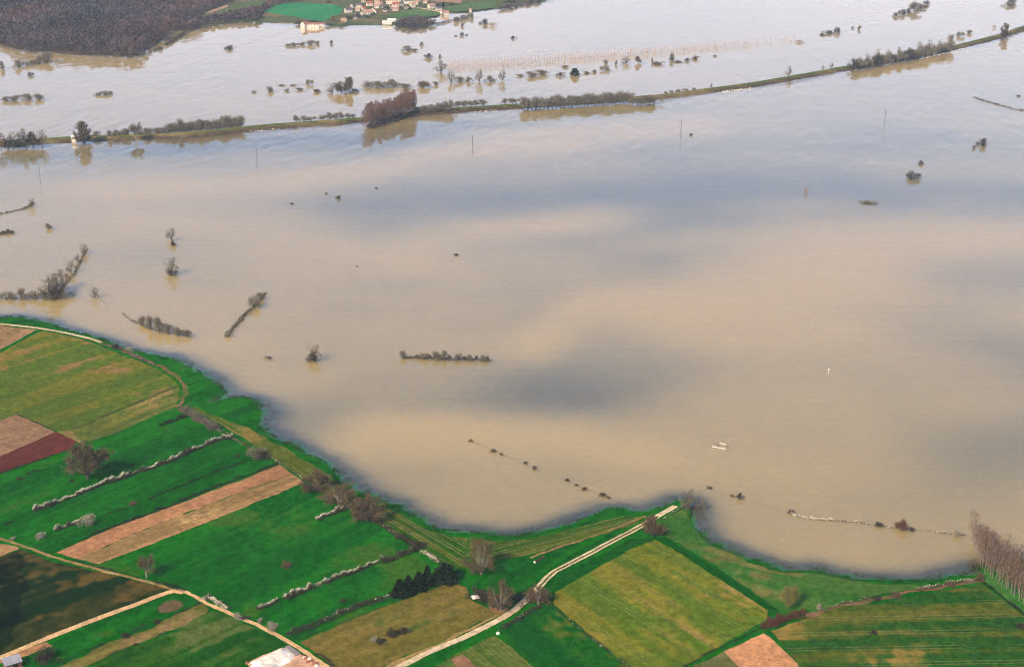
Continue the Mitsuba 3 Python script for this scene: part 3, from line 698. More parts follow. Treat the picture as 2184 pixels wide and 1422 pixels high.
hedge('bare_hedge', [(1410, 1110), (1425, 1103), (1445, 1090), (1462, 1079)], 1.8, 1.5, 'dark hedge along the end of the stone track at the water', 'dark_twig', .15, 34)
hedge('low_hedge', [(237, 736), (260, 745), (300, 764), (340, 783)], 1.6, 1.1, 'brown weedy hedge along the curved bank at the left', 'brown_twig', .05, 26)
hedge('low_hedge', [(330, 1244), (350, 1247), (372, 1256), (395, 1262)], 1.6, 1.2, 'dark weedy hedge at the fork of the sandy tracks', 'dark_twig', .06, 30)
hedge('low_hedge', [(150, 1195), (200, 1208), (250, 1220), (300, 1233)], 1.0, .7, 'thin dark grassy hedge along the earth track below the ploughed strip', 'dark_twig', 0, 20)
for pts, lab in (([(373, 1312), (390, 1304), (407, 1296)], 'dark hedge scrap just right of the brown pond'), ([(321, 1362), (340, 1354), (357, 1347)], 'dark hedge scrap in the middle of the rough grass below the pond'),
                 ([(225, 1402), (245, 1392), (265, 1384)], 'lowest dark hedge scrap in the rough grass'), ([(197, 1387), (212, 1377), (226, 1371)], 'leftmost reddish hedge scrap in the rough grass'),
                 ([(283, 1348), (297, 1341), (310, 1334)], 'largest dark hedge scrap at the edge of the green meadow below the sandy track'), ([(415, 1292), (428, 1287)], 'dark hedge scrap where the rough grass meets the track')):
    hedge('scrub', pts, 1.9, 1.5, lab, 'dark_twig', 0, 40, cat='scrub')
hedge('scrub', [(672, 1396), (690, 1404), (706, 1414), (712, 1424)], 2.2, 1.8, 'dark scrub between the sandy track and the fallow field at the bottom edge', 'dark_twig', 0, 40, cat='scrub')
labels[hedge('weeds', [(1040, 1232), (1060, 1252), (1075, 1262)], 1.0, .5, 'weedy line left of the pale stone track', 'brown_twig', 0, 20, cat='weeds')]['kind'] = 'stuff'

B = plant
B('blossom', 'blossom_bush', 185, 1121, 26, 27, 'big round white flowering bush alone in the meadow left of the ploughed strip', 'bush')
B('blossom', 'blossom_bush', 87, 1150, 19, 19, 'small white flowering bush at the left end of the short white hedge', 'bush')
B('blossom', 'blossom_bush', 27, 1151, 12, 8, 'tiny white flowering bush by the left edge at the earth track', 'bush')
B('blossom', 'blossom_bush', 506, 1319, 20, 12, 'white flowering bush on the sandy track below the dense white hedge', 'bush')
B('dark_shrub', 'bush', 522, 1320, 16, 9, 'dark bush right of the white bush on the sandy track', 'bush')
B('blossom', 'blossom_bush', 555, 1327, 12, 11, 'small white bush left of the bigger one by the broad dark hedge', 'bush')
B('blossom', 'blossom_bush', 581, 1342, 22, 15, 'white flowering bush in the meadow corner beside the broad dark hedge', 'bush')
B('blossom', 'blossom_bush', 764, 1106, 14, 18, 'white flowering bush at the foot of the third bare tree on the bank', 'bush')
B('blossom', 'blossom_bush', 798, 1367, 15, 11, 'white bush at the left end of the bushes in the fallow field', 'bush')
B('dark_shrub', 'bush', 812, 1371, 20, 12, 'dark bush beside the white one in the fallow field', 'bush')
B('dark_shrub', 'bush', 833, 1358, 26, 20, 'tallest dark bush in the fallow field', 'bush')
B('dark_shrub', 'bush', 862, 1349, 22, 13, 'rightmost dark bush in the fallow field', 'bush')
B('brown_shrub', 'bush', 612, 1208, 24, 12, 'lone low brown bush in the middle of the large green meadow', 'bush')
B('dark_shrub', 'bush', 732, 1285, 10, 12, 'small dark bush in the strip of meadow above the broad dark hedge', 'bush')
B('dark_shrub', 'bush', 507, 974, 11, 7, 'tiny dark bush in the meadow right of the long white hedge', 'bush')
B('dark_shrub', 'bush', 155, 1027, 9, 6, 'tiny dark bush left of the foot of the big round tree', 'bush')
B('brown_shrub', 'bush', 285, 1076, 20, 9, 'brown bush between the two thin dark hedges', 'bush')
B('dark_shrub', 'bush', 40, 1022, 14, 6, 'small dark bush in the meadow near the left edge', 'bush')
B('grey_shrub', 'bush', 550, 975, 38, 26, 'large dark grey bush on the bank at the end of the ploughed strip', 'bush')
B('dark_shrub', 'bush', 555, 976, 30, 18, 'dark low bush under the large grey bush on the bank', 'bush')
B('dark_shrub', 'bush', 248, 745, 13, 15, 'dark bush on the curved shore bank at the left', 'bush')
B('blossom', 'blossom_bush', 277, 749, 18, 9, 'white flowering bush on the curved shore bank at the left', 'bush')
B('dark_shrub', 'bush', 289, 1376, 9, 6, 'tiny dark bush in the lower meadow below the pond', 'bush')
B('dark_shrub', 'bush', 336, 1328, 14, 9, 'small dark bush left of the pond scrub', 'bush')
B('dark_shrub', 'bush', 266, 1356, 18, 10, 'dark bush left of the largest scrub strip below the sandy track', 'bush')
B('dark_shrub', 'bush', 1862, 1351, 14, 11, 'dark round bush alone in the wheat field', 'bush')
B('dark_shrub', 'bush', 2178, 1338, 18, 12, 'dark bush at the right edge in the wheat field', 'bush')
B('dark_shrub', 'bush', 1870, 1279, 16, 12, 'dark bush on the dead hedge above the wheat field', 'bush')
B('brown_shrub', 'bush', 1910, 1271, 26, 9, 'low brown bush on the dead hedge above the wheat field', 'bush')
B('brown_shrub', 'bush', 2028, 1250, 18, 12, 'brown bush on the low hedge near the poplars', 'bush')
B('blossom', 'blossom_bush', 2065, 1241, 16, 9, 'white flowering bush on the low hedge near the poplars', 'bush')
B('blossom', 'blossom_bush', 1747, 1300, 13, 13, 'white flowering bush at the left end of the dead hedge above the wheat field', 'bush')
B('olive' if False else 'brown_shrub', 'bush', 2090, 1238, 18, 20, 'brown bush at the corner of the hedge below the poplars', 'bush')
for i, (x, y, w, h) in enumerate([(1637, 1337, 23, 24), (1650, 1333, 15, 16), (1661, 1328, 22, 24), (1673, 1323, 13, 15), (1684, 1320, 12, 15), (1697, 1316, 18, 18), (1712, 1310, 13, 15)]):
    B('red_shrub', 'red_shrub', x, y, w, h, ['leftmost', 'second from the left', 'third from the left', 'fourth', 'fifth', 'sixth', 'rightmost'][i] + ' of seven red brown shrubs by the olive willow', 'shrub', 'red brown shrubs in a row')
B('brown_tree', 'bare_tree', 188, 1021, 76, 84, 'big round bare brown tree alone in the upper left meadow')
B('pale_tree', 'bare_tree', 313, 1231, 32, 50, 'thin pale pollard tree standing by the earth track')
B('brown_tree', 'bare_tree', 675, 1046, 52, 44, 'first bare brown tree of the row on the bank, beside the ploughed strip')
B('pale_tree', 'bare_tree', 725, 1078, 62, 50, 'second bare tree of the row on the bank, with a pale trunk')
B('brown_tree', 'bare_tree', 783, 1107, 66, 52, 'third bare brown tree of the row on the bank')
B('pale_tree', 'bare_tree', 1026, 1224, 54, 76, 'tall bare pale brown tree standing alone where the verge meets the meadow')
B('pale_tree', 'bare_tree', 1068, 1302, 46, 64, 'tall pale bare tree beside the white roofed shelter')
B('dark_shrub', 'bush', 1018, 1276, 32, 26, 'dark bush left of the white roofed shelter trees', 'bush')
B('dark_shrub', 'bush', 1040, 1284, 28, 28, 'dark green bush between the shelter and the tall pale tree', 'bush')
B('dark_shrub', 'bush', 1055, 1290, 22, 26, 'dark bush at the foot of the tall pale tree', 'bush')
B('dark_shrub', 'bush', 1092, 1284, 36, 24, 'dark bush between the tall pale tree and the stone track', 'bush')
B('pale_tree', 'bare_tree', 1148, 1288, 34, 42, 'bare pale stemmed tree leaning over the stone track')
B('brown_shrub', 'bush', 1132, 1282, 26, 28, 'bare brown bush on the stone track left of the leaning tree', 'bush')
B('brown_shrub', 'bush', 1162, 1287, 24, 26, 'bare brown bush right of the leaning tree by the track', 'bush')
B('evergreen', 'evergreen_tree', 950, 1240, 52, 44, 'round black green evergreen tree at the end of the fallow field')
for i, (x, y, w, h) in enumerate([(853, 1271, 34, 40), (872, 1266, 30, 42), (894, 1258, 32, 42), (912, 1249, 24, 46)]):
    B('conifer', 'conifer', x, y, w, h, ['leftmost', 'second', 'third', 'rightmost and most slender'][i] + ' of the four black conifers between meadow and fallow field', 'tree', 'four black conifers')
B('dark_shrub', 'bare_tree', 96, 1411, 44, 36, 'dark bare tree with a broad shadow beside the grey roofed shed')
B('willow', 'willow_tree', 1683, 1297, 42, 48, 'olive green willow in the riverside meadow above the red shrubs')
B('brown_tree', 'bare_tree', 1392, 1143, 42, 42, 'bare brown tree beside the stone track near its flooded end')
B('brown_shrub', 'bush', 1392, 1107, 16, 12, 'small brown bush on the stone track above the bare tree', 'bush')
B('grey_tree', 'bare_tree', 1467, 1083, 34, 40, 'bare grey tree at the tip of the land where the stone track floods')
B('grey_tree', 'bare_tree', 1497, 1087, 27, 28, 'small bare grey tree in the water right of the flooded track tip')
B('dark_shrub', 'bush', 1482, 1084, 14, 8, 'dark bush between the two trees at the flooded track tip', 'bush')

r_ = rnd(61)
ring = LineString(list(near_land.exterior.coords)[1:len(SHORE) - 1])
dd_ = r_.uniform(0, ring.length, 30000)
sp_ = np.array([ring.interpolate(t).coords[0] for t in dd_]) + r_.normal(size=(30000, 2)) * np.array([3.2, 3.2]) * vnoise(dd_ / 12, dd_ * 0, 3)[:, None] ** 1.5 * 1.6
gz = height(sp_[:, 0], sp_[:, 1])
ok_ = (gz > -.75) & (gz < .35) & (np.abs(sp_[:, 0]) < 420) & (vnoise(sp_[:, 0] / 3.5, sp_[:, 1] / 3.5, 6) > .42)
sp_, gz = sp_[ok_], gz[ok_]
n_ = len(gz)
scene['drowned_grass'] = ply(slivers(np.column_stack([sp_, np.maximum(gz, .06)]), unit(r_.normal(size=(n_, 3)) * .5 + [0, 0, 1]), r_.uniform(.25, .7, n_), r_.uniform(.12, .34, n_), r_), 'shore_grass')
tag('drowned_grass', 'rough grass standing half drowned along the waterline of the near shore', 'grass', kind='stuff')

# ---- poplar plantation at the right edge
p0, e1, e2 = at(2102, 1221, .5), at(2182, 1289, .9), at(2073, 1156, 0)
d1, d2 = (e1 - p0) / 9.0, (e2 - p0) / 6.3
for j in range(8):
    for i in range(0, 13):
        q = p0 + d1 * (i + rr.uniform(-.22, .22)) + d2 * (j + rr.uniform(-.22, .22))
        q[2] = max(float(height(q[:1], q[1:2])[0]), -.7)
        key = numbered('poplar')
        kk = f'poplar_kind_{int(rr.integers(3))}'
        s = rr.uniform(.74, 1.12)
        scene[key] = {'type': 'instance', 'kind': ref(kk), 'to_world': T().translate([float(v) for v in q]).rotate([0, 0, 1], float(rr.uniform(0, 360))).scale([s * rr.uniform(.8, 1.1), s * .95, s])}
        tag(key, 'tall bare poplar with pale trunk in the reddish plantation at the right edge', 'tree', 'poplars in the plantation at the right edge')

# ---- drowned hedges, shrubs and trees in the near part of the flood
W = dict(z=-.3)
hedge('drowned_hedge', [(-30, 464), (0, 458), (25, 452), (50, 446), (66, 439), (72, 433)], 3.0, 2.6, 'curved dark hedge standing in the flood at the upper left edge', 'dark_twig', 0, 30, z0=0, **W)
hedge('drowned_hedge', [(-30, 502), (0, 500), (14, 498), (30, 496)], 6.0, 4.6, 'short dense dark hedge in the flood at the left edge', 'dark_twig', 0, 30, z0=0, **W)
hedge('drowned_hedge', [(-30, 637), (0, 637), (40, 637), (80, 636), (110, 636)], 2.2, 2.2, 'low straight dark hedge in the flood left of the drowned tree group', 'dark_twig', 0, 30, z0=0, **W)
hedge('drowned_hedge', [(110, 637), (125, 625), (140, 606), (160, 584), (184, 533)], 2.6, 2.0, 'dark hedge running away through the flood from the drowned tree group', 'dark_twig', 0, 30, z0=0, **W)
hedge('drowned_hedge', [(207, 634), (220, 643), (232, 651)], 1.2, .8, 'short thin hedge tip running from the small drowned tree', 'dark_twig', 0, 26, z0=0, **W)
hedge('drowned_hedge', [(262, 670), (275, 679), (290, 688), (330, 704), (370, 713), (412, 718)], 2.2, 1.7, 'curved drowned hedge with bare shrubs near the left shore', 'dark_twig', .06, 34, z0=0, **W)
hedge('drowned_hedge', [(482, 719), (488, 711), (500, 698), (520, 675), (545, 650), (568, 626)], 3.0, 2.6, 'slanting drowned hedge with a white flowering near end', 'dark_twig', .12, 34, z0=0, **W)
hedge('drowned_hedge', [(857, 763), (900, 764), (950, 766), (1000, 768), (1048, 769)], 2.6, 3.4, 'straight level drowned hedge in the middle of the flood', 'dark_twig', .10, 40, z0=0, **W)
hedge('drowned_hedge', [(1320, 1071), (1340, 1079), (1360, 1086), (1385, 1096)], 1.4, .9, 'low red brown hedge running out into the flood left of the stone track', 'red_twig', 0, 34, z0=0, **W)
hedge('drowned_hedge', [(1688, 1094), (1700, 1101), (1735, 1106), (1776, 1110)], 1.8, 1.5, 'white flowering drowned hedge in the right hand bay', 'dark_twig', .9, 50, z0=0, **W)
hedge('drowned_hedge', [(1000, 938), (1052, 962), (1120, 988), (1210, 1025), (1284, 1057), (1320, 1071)], .7, .8, 'thin sunken fence line of twigs leading to the stone track', 'dark_twig', 0, 15, z0=0, z=-.05)
hedge('drowned_hedge', [(1774, 1110), (1830, 1115), (1860, 1119), (1912, 1125)], 1.8, 1.5, 'dark green drowned hedge continuing the white one in the right hand bay', 'dark_twig', .25, 44, z0=0, **W)
hedge('drowned_hedge', [(1912, 1126), (1950, 1130), (1985, 1132)], 1.4, 1.2, 'drowned hedge around the reddish shrub in the right hand bay', 'dark_twig', .08, 34, z0=0, **W)
hedge('drowned_hedge', [(1985, 1133), (2010, 1136), (2035, 1139), (2062, 1141)], 1.7, 1.5, 'drowned hedge with white blossom beside the poplars', 'dark_twig', .5, 44, z0=0, **W)
hedge('drowned_hedge', [(2076, 208), (2110, 219), (2150, 230), (2184, 238), (2220, 248)], 4.0, 2.6, 'dark straight hedge in the flood at the upper right edge', 'dark_twig', .03, 16, z0=0, **W)
hedge('drowned_hedge', [(1512, 1041), (1560, 1057), (1600, 1066), (1640, 1082), (1690, 1095)], .7, .8, 'thin sunken fence line of twigs in the right hand bay', 'dark_twig', 0, 15, z0=0, z=-.05)
D = lambda kind, x, y, w, h, label, cat='shrub', group=None, name='drowned_shrub': plant(kind, name, x, y, w, h, label, cat, group, z=0.0)
for i, (x, y, w, h, k) in enumerate([(15, 637, 26, 18, 'grey_shrub'), (45, 637, 24, 24, 'grey_shrub'), (70, 637, 18, 20, 'grey_shrub'), (92, 637, 20, 20, 'grey_shrub')]):
    D(k, x, y, w, h, ['leftmost', 'second', 'third', 'rightmost'][i] + ' of four grey shrubs on the straight drowned hedge at the left edge', group='grey shrubs on the straight drowned hedge')
D('grey_tree', 108, 637, 40, 52, 'biggest tree of the drowned tree group at the left', 'tree', name='drowned_tree')
D('grey_tree', 122, 628, 34, 48, 'second tree of the drowned tree group at the left', 'tree', name='drowned_tree')
D('dark_shrub', 118, 634, 44, 30, 'dark undergrowth at the foot of the drowned tree group')
D('grey_tree', 134, 616, 30, 42, 'rear tree of the drowned tree group at the left', 'tree', name='drowned_tree')
D('grey_tree', 151, 580, 22, 26, 'nearest of three small trees on the hedge running away through the flood', 'tree', name='drowned_tree')
D('grey_tree', 166, 558, 14, 16, 'middle of three small trees on the hedge running away through the flood', 'tree', name='drowned_tree')
D('grey_tree', 180, 540, 17, 22, 'farthest of three small trees on the hedge running away through the flood', 'tree', name='drowned_tree')
D('grey_tree', 68, 441, 14, 18, 'small tree at the tip of the curved dark hedge at the upper left edge', 'tree', name='drowned_tree')
D('grey_shrub', 104, 488, 15, 13, 'lone grey shrub in the flood right of the short dense hedge')
D('grey_tree', 366, 512, 22, 26, 'upper tree of the stacked pair in the left part of the flood', 'tree', name='drowned_tree')
D('dark_shrub', 368, 524, 10, 12, 'small dark shrub just below the upper tree of the stacked pair')
D('grey_tree', 366, 585, 26, 36, 'lower and larger tree of the stacked pair in the left part of the flood', 'tree', name='drowned_tree')
D('dark_shrub', 367, 586, 20, 14, 'dark undergrowth at the foot of the lower tree of the stacked pair')
D('grey_tree', 203, 634, 20, 24, 'small bare tree at the start of the short hedge tip in the flood', 'tree', name='drowned_tree')
for i, (x, y, w, h) in enumerate([(303, 692, 18, 22), (322, 700, 20, 30), (340, 706, 24, 32), (360, 711, 20, 24), (382, 715, 22, 22), (400, 717, 20, 18)]):
    D('grey_shrub', x, y, w, h, ['first', 'second', 'third and tallest', 'fourth', 'fifth', 'sixth'][i] + ' from the left of the grey shrubs on the curved drowned hedge', group='grey shrubs on the curved drowned hedge')
D('blossom', 486, 716, 14, 15, 'white flowering bush at the near end of the slanting drowned hedge', name='drowned_bush')
D('grey_shrub', 543, 655, 20, 30, 'tallest shrub on the slanting drowned hedge')
D('grey_shrub', 556, 638, 14, 18, 'far shrub on the slanting drowned hedge')
D('blossom', 567, 764, 10, 6, 'tiny pale bush in the flood below the slanting hedge', name='drowned_bush')
D('dark_shrub', 575, 765, 8, 6, 'tiny dark bush in the flood below the slanting hedge')
D('grey_tree', 670, 768, 27, 34, 'lone bare dark tree in the flood left of the straight level hedge', 'tree', name='drowned_tree')
D('dark_shrub', 671, 768, 22, 20, 'dark undergrowth around the lone bare tree in the flood')
for i, (x, y, w, h) in enumerate([(860, 763, 12, 20), (905, 765, 16, 18), (932, 766, 18, 20), (948, 766, 16, 22), (975, 767, 16, 18), (1003, 768, 14, 15), (1030, 769, 14, 15)]):
    D('grey_shrub', x, y, w, h, ['first', 'second', 'third', 'fourth and tallest', 'fifth', 'sixth', 'seventh'][i] + ' from the left of the shrubs on the level drowned hedge', group='shrubs on the level drowned hedge')
for x, y, w, h, k, lab in [(723, 424, 11, 8, 'dark_shrub', 'small dark bush alone in the flood above the middle'), (622, 436, 6, 5, 'dark_shrub', 'tiny dark bush in the flood left of the small dark one'), (802, 402, 6, 4, 'dark_shrub', 'tiny bush at the edge of the narrow pale streak'),
                         (696, 414, 6, 4, 'dark_shrub', 'tiny dark bush just upper left of the small dark one'), (973, 545, 9, 6, 'dark_shrub', 'tiny bush in the pale middle of the flood'), (760, 568, 5, 3, 'dark_shrub', 'tiny speck of a bush in the middle left of the flood'),
                         (1947, 381, 27, 17, 'dark_shrub', 'largest dark bush in the flood at the upper right'), (1966, 350, 11, 9, 'dark_shrub', 'small dark bush just above the largest one at the upper right'),
                         (2077, 317, 6, 8, 'dark_shrub', 'tiny dark bush left of the green bush at the upper right'), (2098, 311, 20, 17, 'dark_shrub', 'greenish dark bush near the right edge of the flood'), (2172, 206, 8, 4, 'dark_shrub', 'tiny dark bush at the upper right edge above the straight hedge'),
                         (1474, 289, 6, 5, 'dark_shrub', 'tiny dark bush right of the middle power pole'), (1850, 433, 34, 6, 'grey_shrub', 'pale green reed patch barely above the flood'),
                         (1578, 1063, 12, 15, 'dark_shrub', 'dark shrub on the sunken fence line in the right hand bay'), (1560, 1058, 9, 5, 'dark_shrub', 'tiny twigs left of the dark shrub on the sunken fence line'),
                         (1514, 1041, 12, 4, 'dark_shrub', 'tiny twigs at the left start of the sunken fence line'), (1688, 1094, 14, 9, 'dark_shrub', 'low dark shrub where the white drowned hedge begins'),
                         (1922, 1128, 20, 24, 'red_shrub', 'reddish tall shrub on the drowned hedge in the right hand bay'), (1945, 1130, 12, 9, 'dark_shrub', 'dark low shrub right of the reddish one in the bay'),
                         (1872, 1122, 16, 11, 'dark_shrub', 'dark green shrub at the right end of the dark drowned hedge'), (1004, 940, 12, 4, 'brown_shrub', 'farthest twigs of the sunken fence line in the middle bay'),
                         (1052, 963, 12, 7, 'dark_shrub', 'second twig clump of the sunken fence line in the middle bay'), (1068, 969, 8, 5, 'dark_shrub', 'third twig clump of the sunken fence line in the middle bay'),
                         (1121, 989, 8, 7, 'dark_shrub', 'fourth twig clump of the sunken fence line in the middle bay'), (1140, 1000, 12, 9, 'brown_shrub', 'fifth twig clump of the sunken fence line in the middle bay'),
                         (1210, 1026, 9, 8, 'dark_shrub', 'sixth twig clump of the sunken fence line in the middle bay'), (1230, 1035, 9, 5, 'brown_shrub', 'seventh twig clump of the sunken fence line in the middle bay'),
                         (1247, 1044, 11, 7, 'red_shrub', 'reddish twig clump of the sunken fence line in the middle bay'), (1284, 1058, 15, 9, 'dark_shrub', 'largest twig clump of the sunken fence line in the middle bay'), (1297, 1062, 9, 4, 'dark_shrub', 'nearest twig clump of the sunken fence line in the middle bay'),
                         (2077, 1212, 9, 9, 'dark_shrub', 'dark stump of scrub at the waterline left of the poplars')]:
    D(k, x, y, w, h, lab)
D('blossom', 2040, 1141, 18, 13, 'white flowering bush on the drowned hedge beside the poplars', name='drowned_bush')
D('reed', 1718, 411, 11, 13, 'pale straw coloured round bush alone in the flood at the right', name='drowned_bush')

# ---------------------------------------------------------------- the river embankment and what grows on it
CREST = [(-260, 334), (0, 303), (100, 297), (160, 293), (250, 290), (350, 287), (440, 281), (540, 270), (640, 262), (760, 254), (900, 237), (1000, 230), (1100, 224), (1200, 217), (1330, 209), (1420, 203), (1520, 189), (1600, 179), (1700, 162), (1800, 144), (1850, 136), (1950, 118),
         (2050, 96), (2130, 76), (2184, 58), (2300, 18)]
line = LineString([tuple(at(x, y, 1.8)[:2]) for x, y in CREST])
ss = np.arange(0, line.length, 7.0)
path = np.array([line.interpolate(s).coords[0] for s in ss])
kern = np.ones(7) / 7
path = np.stack([np.convolve(np.pad(path[:, i], 3, mode='edge'), kern, 'valid') for i in (0, 1)], 1)
tg = unit(np.gradient(path, axis=0))
nr = np.stack([-tg[:, 1], tg[:, 0]], 1)              # away from the camera


def ribbon(prof, jit, seed):
    r = rnd(seed)
    n, m = len(path), len(prof)
    v = np.empty((n, m, 3))
    for j, (o, z) in enumerate(prof):
        w = (vnoise(ss / 17, np.full(n, j * 1.7), seed) - .5) * jit
        v[:, j, :2] = path + nr * (o + w)[:, None]
        v[:, j, 2] = z + (vnoise(ss / 11, np.full(n, j * 2.3), seed + 1) - .5) * .5 * (0 < j < m - 1)
    a = (np.arange(n - 1)[:, None] * m + np.arange(m - 1)[None]).ravel()
    return v.reshape(-1, 3), np.stack([a, a + m, a + m + 1, a + 1], 1)[:, ::-1]


sheet_ground('river_embankment', ribbon([(-26, -3.4), (-9.5, .1), (-7.5, .8), (-4.5, 1.7), (-3, 2.0), (4, 2.0), (6, 1.2), (8.5, .1), (22, -3.4)], 2.6, 41), ROWS['levee_earth'])
sheet_ground('embankment_crest', ribbon([(-4.4, 1.75), (-3.2, 2.3), (3.2, 2.3), (6.2, 1.25)], 1.6, 41), ROWS['levee_grass'])
tag('river_embankment', kind='structure')
tag('embankment_crest', kind='structure')


def crest_y(x):
    return float(np.interp(x, [c[0] for c in CREST], [c[1] for c in CREST]))


def levee(kind, x, w, h, label, dy=3, cat='shrub', group=None, name='bank_shrub'):
    return plant(kind, name, x, crest_y(x) + dy, w, h, label, cat, group, z=1.2)


for x, w, h, k, lab in [(3, 18, 34, 'clump', 'reddish bare tree cut by the left edge on the embankment'), (18, 26, 24, 'dark_shrub', 'dark scrub second from the left edge on the embankment'), (30, 24, 34, 'grey_tree', 'bare grey tree nearest the left edge on the embankment'),
                        (52, 30, 40, 'grey_tree', 'tallest bare grey tree of the group at the left end of the embankment'), (58, 26, 24, 'dark_shrub', 'dark scrub under the tallest grey tree at the left end of the embankment'), (72, 24, 32, 'brown_tree', 'bare brown tree right of the tallest one at the left end of the embankment'),
                        (90, 24, 34, 'grey_tree', 'rightmost bare tree of the group at the left end of the embankment'), (40, 26, 22, 'dark_shrub', 'dark scrub in the middle of the group at the left end of the embankment')]:
    levee(k, x, w, h, lab, 14, 'shrub' if k == 'dark_shrub' else 'tree', 'trees at the left end of the embankment', 'bank_shrub' if k == 'dark_shrub' else 'bank_tree')
levee('brown_tree', 177, 30, 44, 'tall bare tree beside the tiny pale hut on the embankment', 12, 'tree', name='bank_tree')
levee('dark_shrub', 180, 24, 22, 'dark scrub at the foot of the tall tree beside the hut on the embankment', 10)
levee('grey_shrub', 205, 15, 14, 'small green grey tree right of the tall tree on the embankment', 0, 'tree', name='bank_tree')
levee('grey_shrub', 235, 14, 16, 'lone small shrub on the embankment left of the leaning bare tree', 2)
levee('pale_tree', 291, 24, 38, 'bare tree rising from the near face of the embankment', 10, 'tree', name='bank_tree')
for x in (256, 272, 312, 330, 346):
    levee('grey_shrub', x, rr.uniform(20, 28), rr.uniform(15, 20), 'grey shrub in the loose row on the embankment left of the willow thicket', -1, group='loose shrub row on the embankment')
for x in np.arange(362, 516, 11.5):
    levee('grey_shrub', x, rr.uniform(22, 30), rr.uniform(23, 31), 'pale grey shrub of the dense thicket on the left part of the embankment', -3, group='dense pale thicket on the embankment')
for x in (632, 648, 663, 690, 704, 716, 728, 740, 752):
    levee('grey_shrub', x, rr.uniform(12, 20), rr.uniform(9, 15), 'small grey shrub on the crest left of the red poplar clump', -4, group='small shrubs left of the poplar clump')
q0, q1 = at(778, 274, 0), at(878, 247, 0)
for j in range(4):
    for i in range(13):
        q = q0 + (q1 - q0) * ((i + rr.uniform(-.3, .3)) / 12) + np.array([0, 1, 0]) * (j * 11 + rr.uniform(-3, 3)) + np.array([0, 0, .2])
        key = numbered('clump_poplar')
        s = rr.uniform(.8, 1.0) * (1.08 if i > 8 else .92)
        scene[key] = {'type': 'instance', 'kind': ref(f'clump_kind_{int(rr.integers(3))}'), 'to_world': T().translate([float(v) for v in q]).rotate([0, 0, 1], float(rr.uniform(0, 360))).scale([s, s, s])}
        tag(key, 'bare red brown poplar of the square clump beside the embankment', 'tree', 'red poplar clump beside the embankment')
for i in range(9):
    q = q0 + (q1 - q0) * (.25 + i / 11.0)
    x = 790 + i * 11
    plant('dark_shrub', 'clump_undergrowth', x, 272 - i * 3.2, 18, 11, 'dark undergrowth along the foot of the red poplar clump', 'shrub', 'dark undergrowth of the poplar clump', z=.2)
for x in np.arange(890, 968, 9.0):
    levee('grey_shrub', x, rr.uniform(16, 24), rr.uniform(14, 24), 'olive grey shrub on the embankment just right of the red poplar clump', 3, group='olive shrubs right of the poplar clump')
for x in (978, 990, 1004, 1016, 1030):
    levee('grey_shrub', x, rr.uniform(14, 20), rr.uniform(10, 15), 'grey shrub on the far edge of the crest in the middle of the embankment', -5, group='shrubs on the far edge of the crest')
for x in (1078, 1092, 1100):
    levee('grey_shrub', x, 15, rr.uniform(9, 13), 'grey shrub on the crest just left of the long thicket', -5, group='shrubs left of the long thicket')
for x in np.arange(1118, 1344, 8.5):
    levee('grey_shrub', x, rr.uniform(17, 25), rr.uniform(20, 29), 'grey brown shrub of the long thicket in the middle of the embankment', 9, group='long thicket on the embankment')
for x in np.arange(1350, 1404, 9.0):
    levee('olive_shrub' if False else 'grey_shrub', x, rr.uniform(20, 26), rr.uniform(14, 20), 'pale olive shrub of the bulge at the right end of the long thicket', 14, group='olive bulge of the thicket')
for x in (1420, 1432, 1446, 1462, 1480):
    levee('grey_shrub', x, rr.uniform(8, 13), rr.uniform(6, 10), 'low shrub on the bare middle stretch of the embankment', -2, group='low shrubs on the bare stretch')
for x, w, h in ((1517, 6, 10), (1755, 7, 10), (1774, 9, 12)):
    levee('grey_tree', x, w, h, f'lone tiny tree on the narrow part of the embankment at {["its middle", "the right", "the right end"][(1517, 1755, 1774).index(x)]}', -3, 'tree', name='bank_tree')
levee('grey_tree', 1683, 14, 20, 'lone small grey green tree on the narrow part of the embankment', -2, 'tree', name='bank_tree')
for x in np.arange(1822, 2026, 8.0):
    levee('grey_shrub' if rr.random() < .7 else 'dark_shrub', x, rr.uniform(15, 24), rr.uniform(16, 25), 'grey shrub of the thicket on the right part of the embankment', 6, group='right thicket on the embankment')
for x in np.arange(1850, 2030, 22.0):
    levee('grey_tree', x, rr.uniform(9, 15), rr.uniform(20, 30), 'taller bare tree among the thicket on the right part of the embankment', 2, 'tree', 'taller trees of the right thicket', 'bank_tree')
levee('brown_tree', 2142, 17, 26, 'single bare brown tree on the embankment near the right edge', 5, 'tree', name='bank_tree')
levee('dark_shrub', 2142, 18, 10, 'dark scrub under the single tree near the right edge of the embankment', 6)
hedge('bank_hedge', [(200, 300), (250, 298), (350, 295), (440, 289), (540, 278), (640, 270), (750, 262)], 5.0, 2.2, 'long low brown scrub along the near face of the embankment left of the poplar clump', 'brown_twig', 0, 9, z=.6, z0=.6, lump=9)
hedge('bank_hedge', [(890, 244), (940, 240), (1000, 236), (1060, 232), (1115, 229)], 5.0, 2.2, 'low dark scrub along the near face of the embankment right of the poplar clump', 'dark_twig', 0, 10, z=.6, z0=.6, lump=9)
hedge('bank_hedge', [(1400, 210), (1460, 202), (1520, 194), (1600, 184), (1700, 167), (1800, 149)], 3.5, 1.6, 'long low brown scrub along the bare right hand stretch of the embankment', 'brown_twig', 0, 8, z=.8, z0=.8, lump=9)
hedge('bank_hedge', [(1610, 188), (1680, 180), (1740, 166), (1776, 158)], 5.0, 1.6, 'thin dark hedge along the near foot of the narrow embankment', 'dark_twig', 0, 8, z=.0, z0=0)
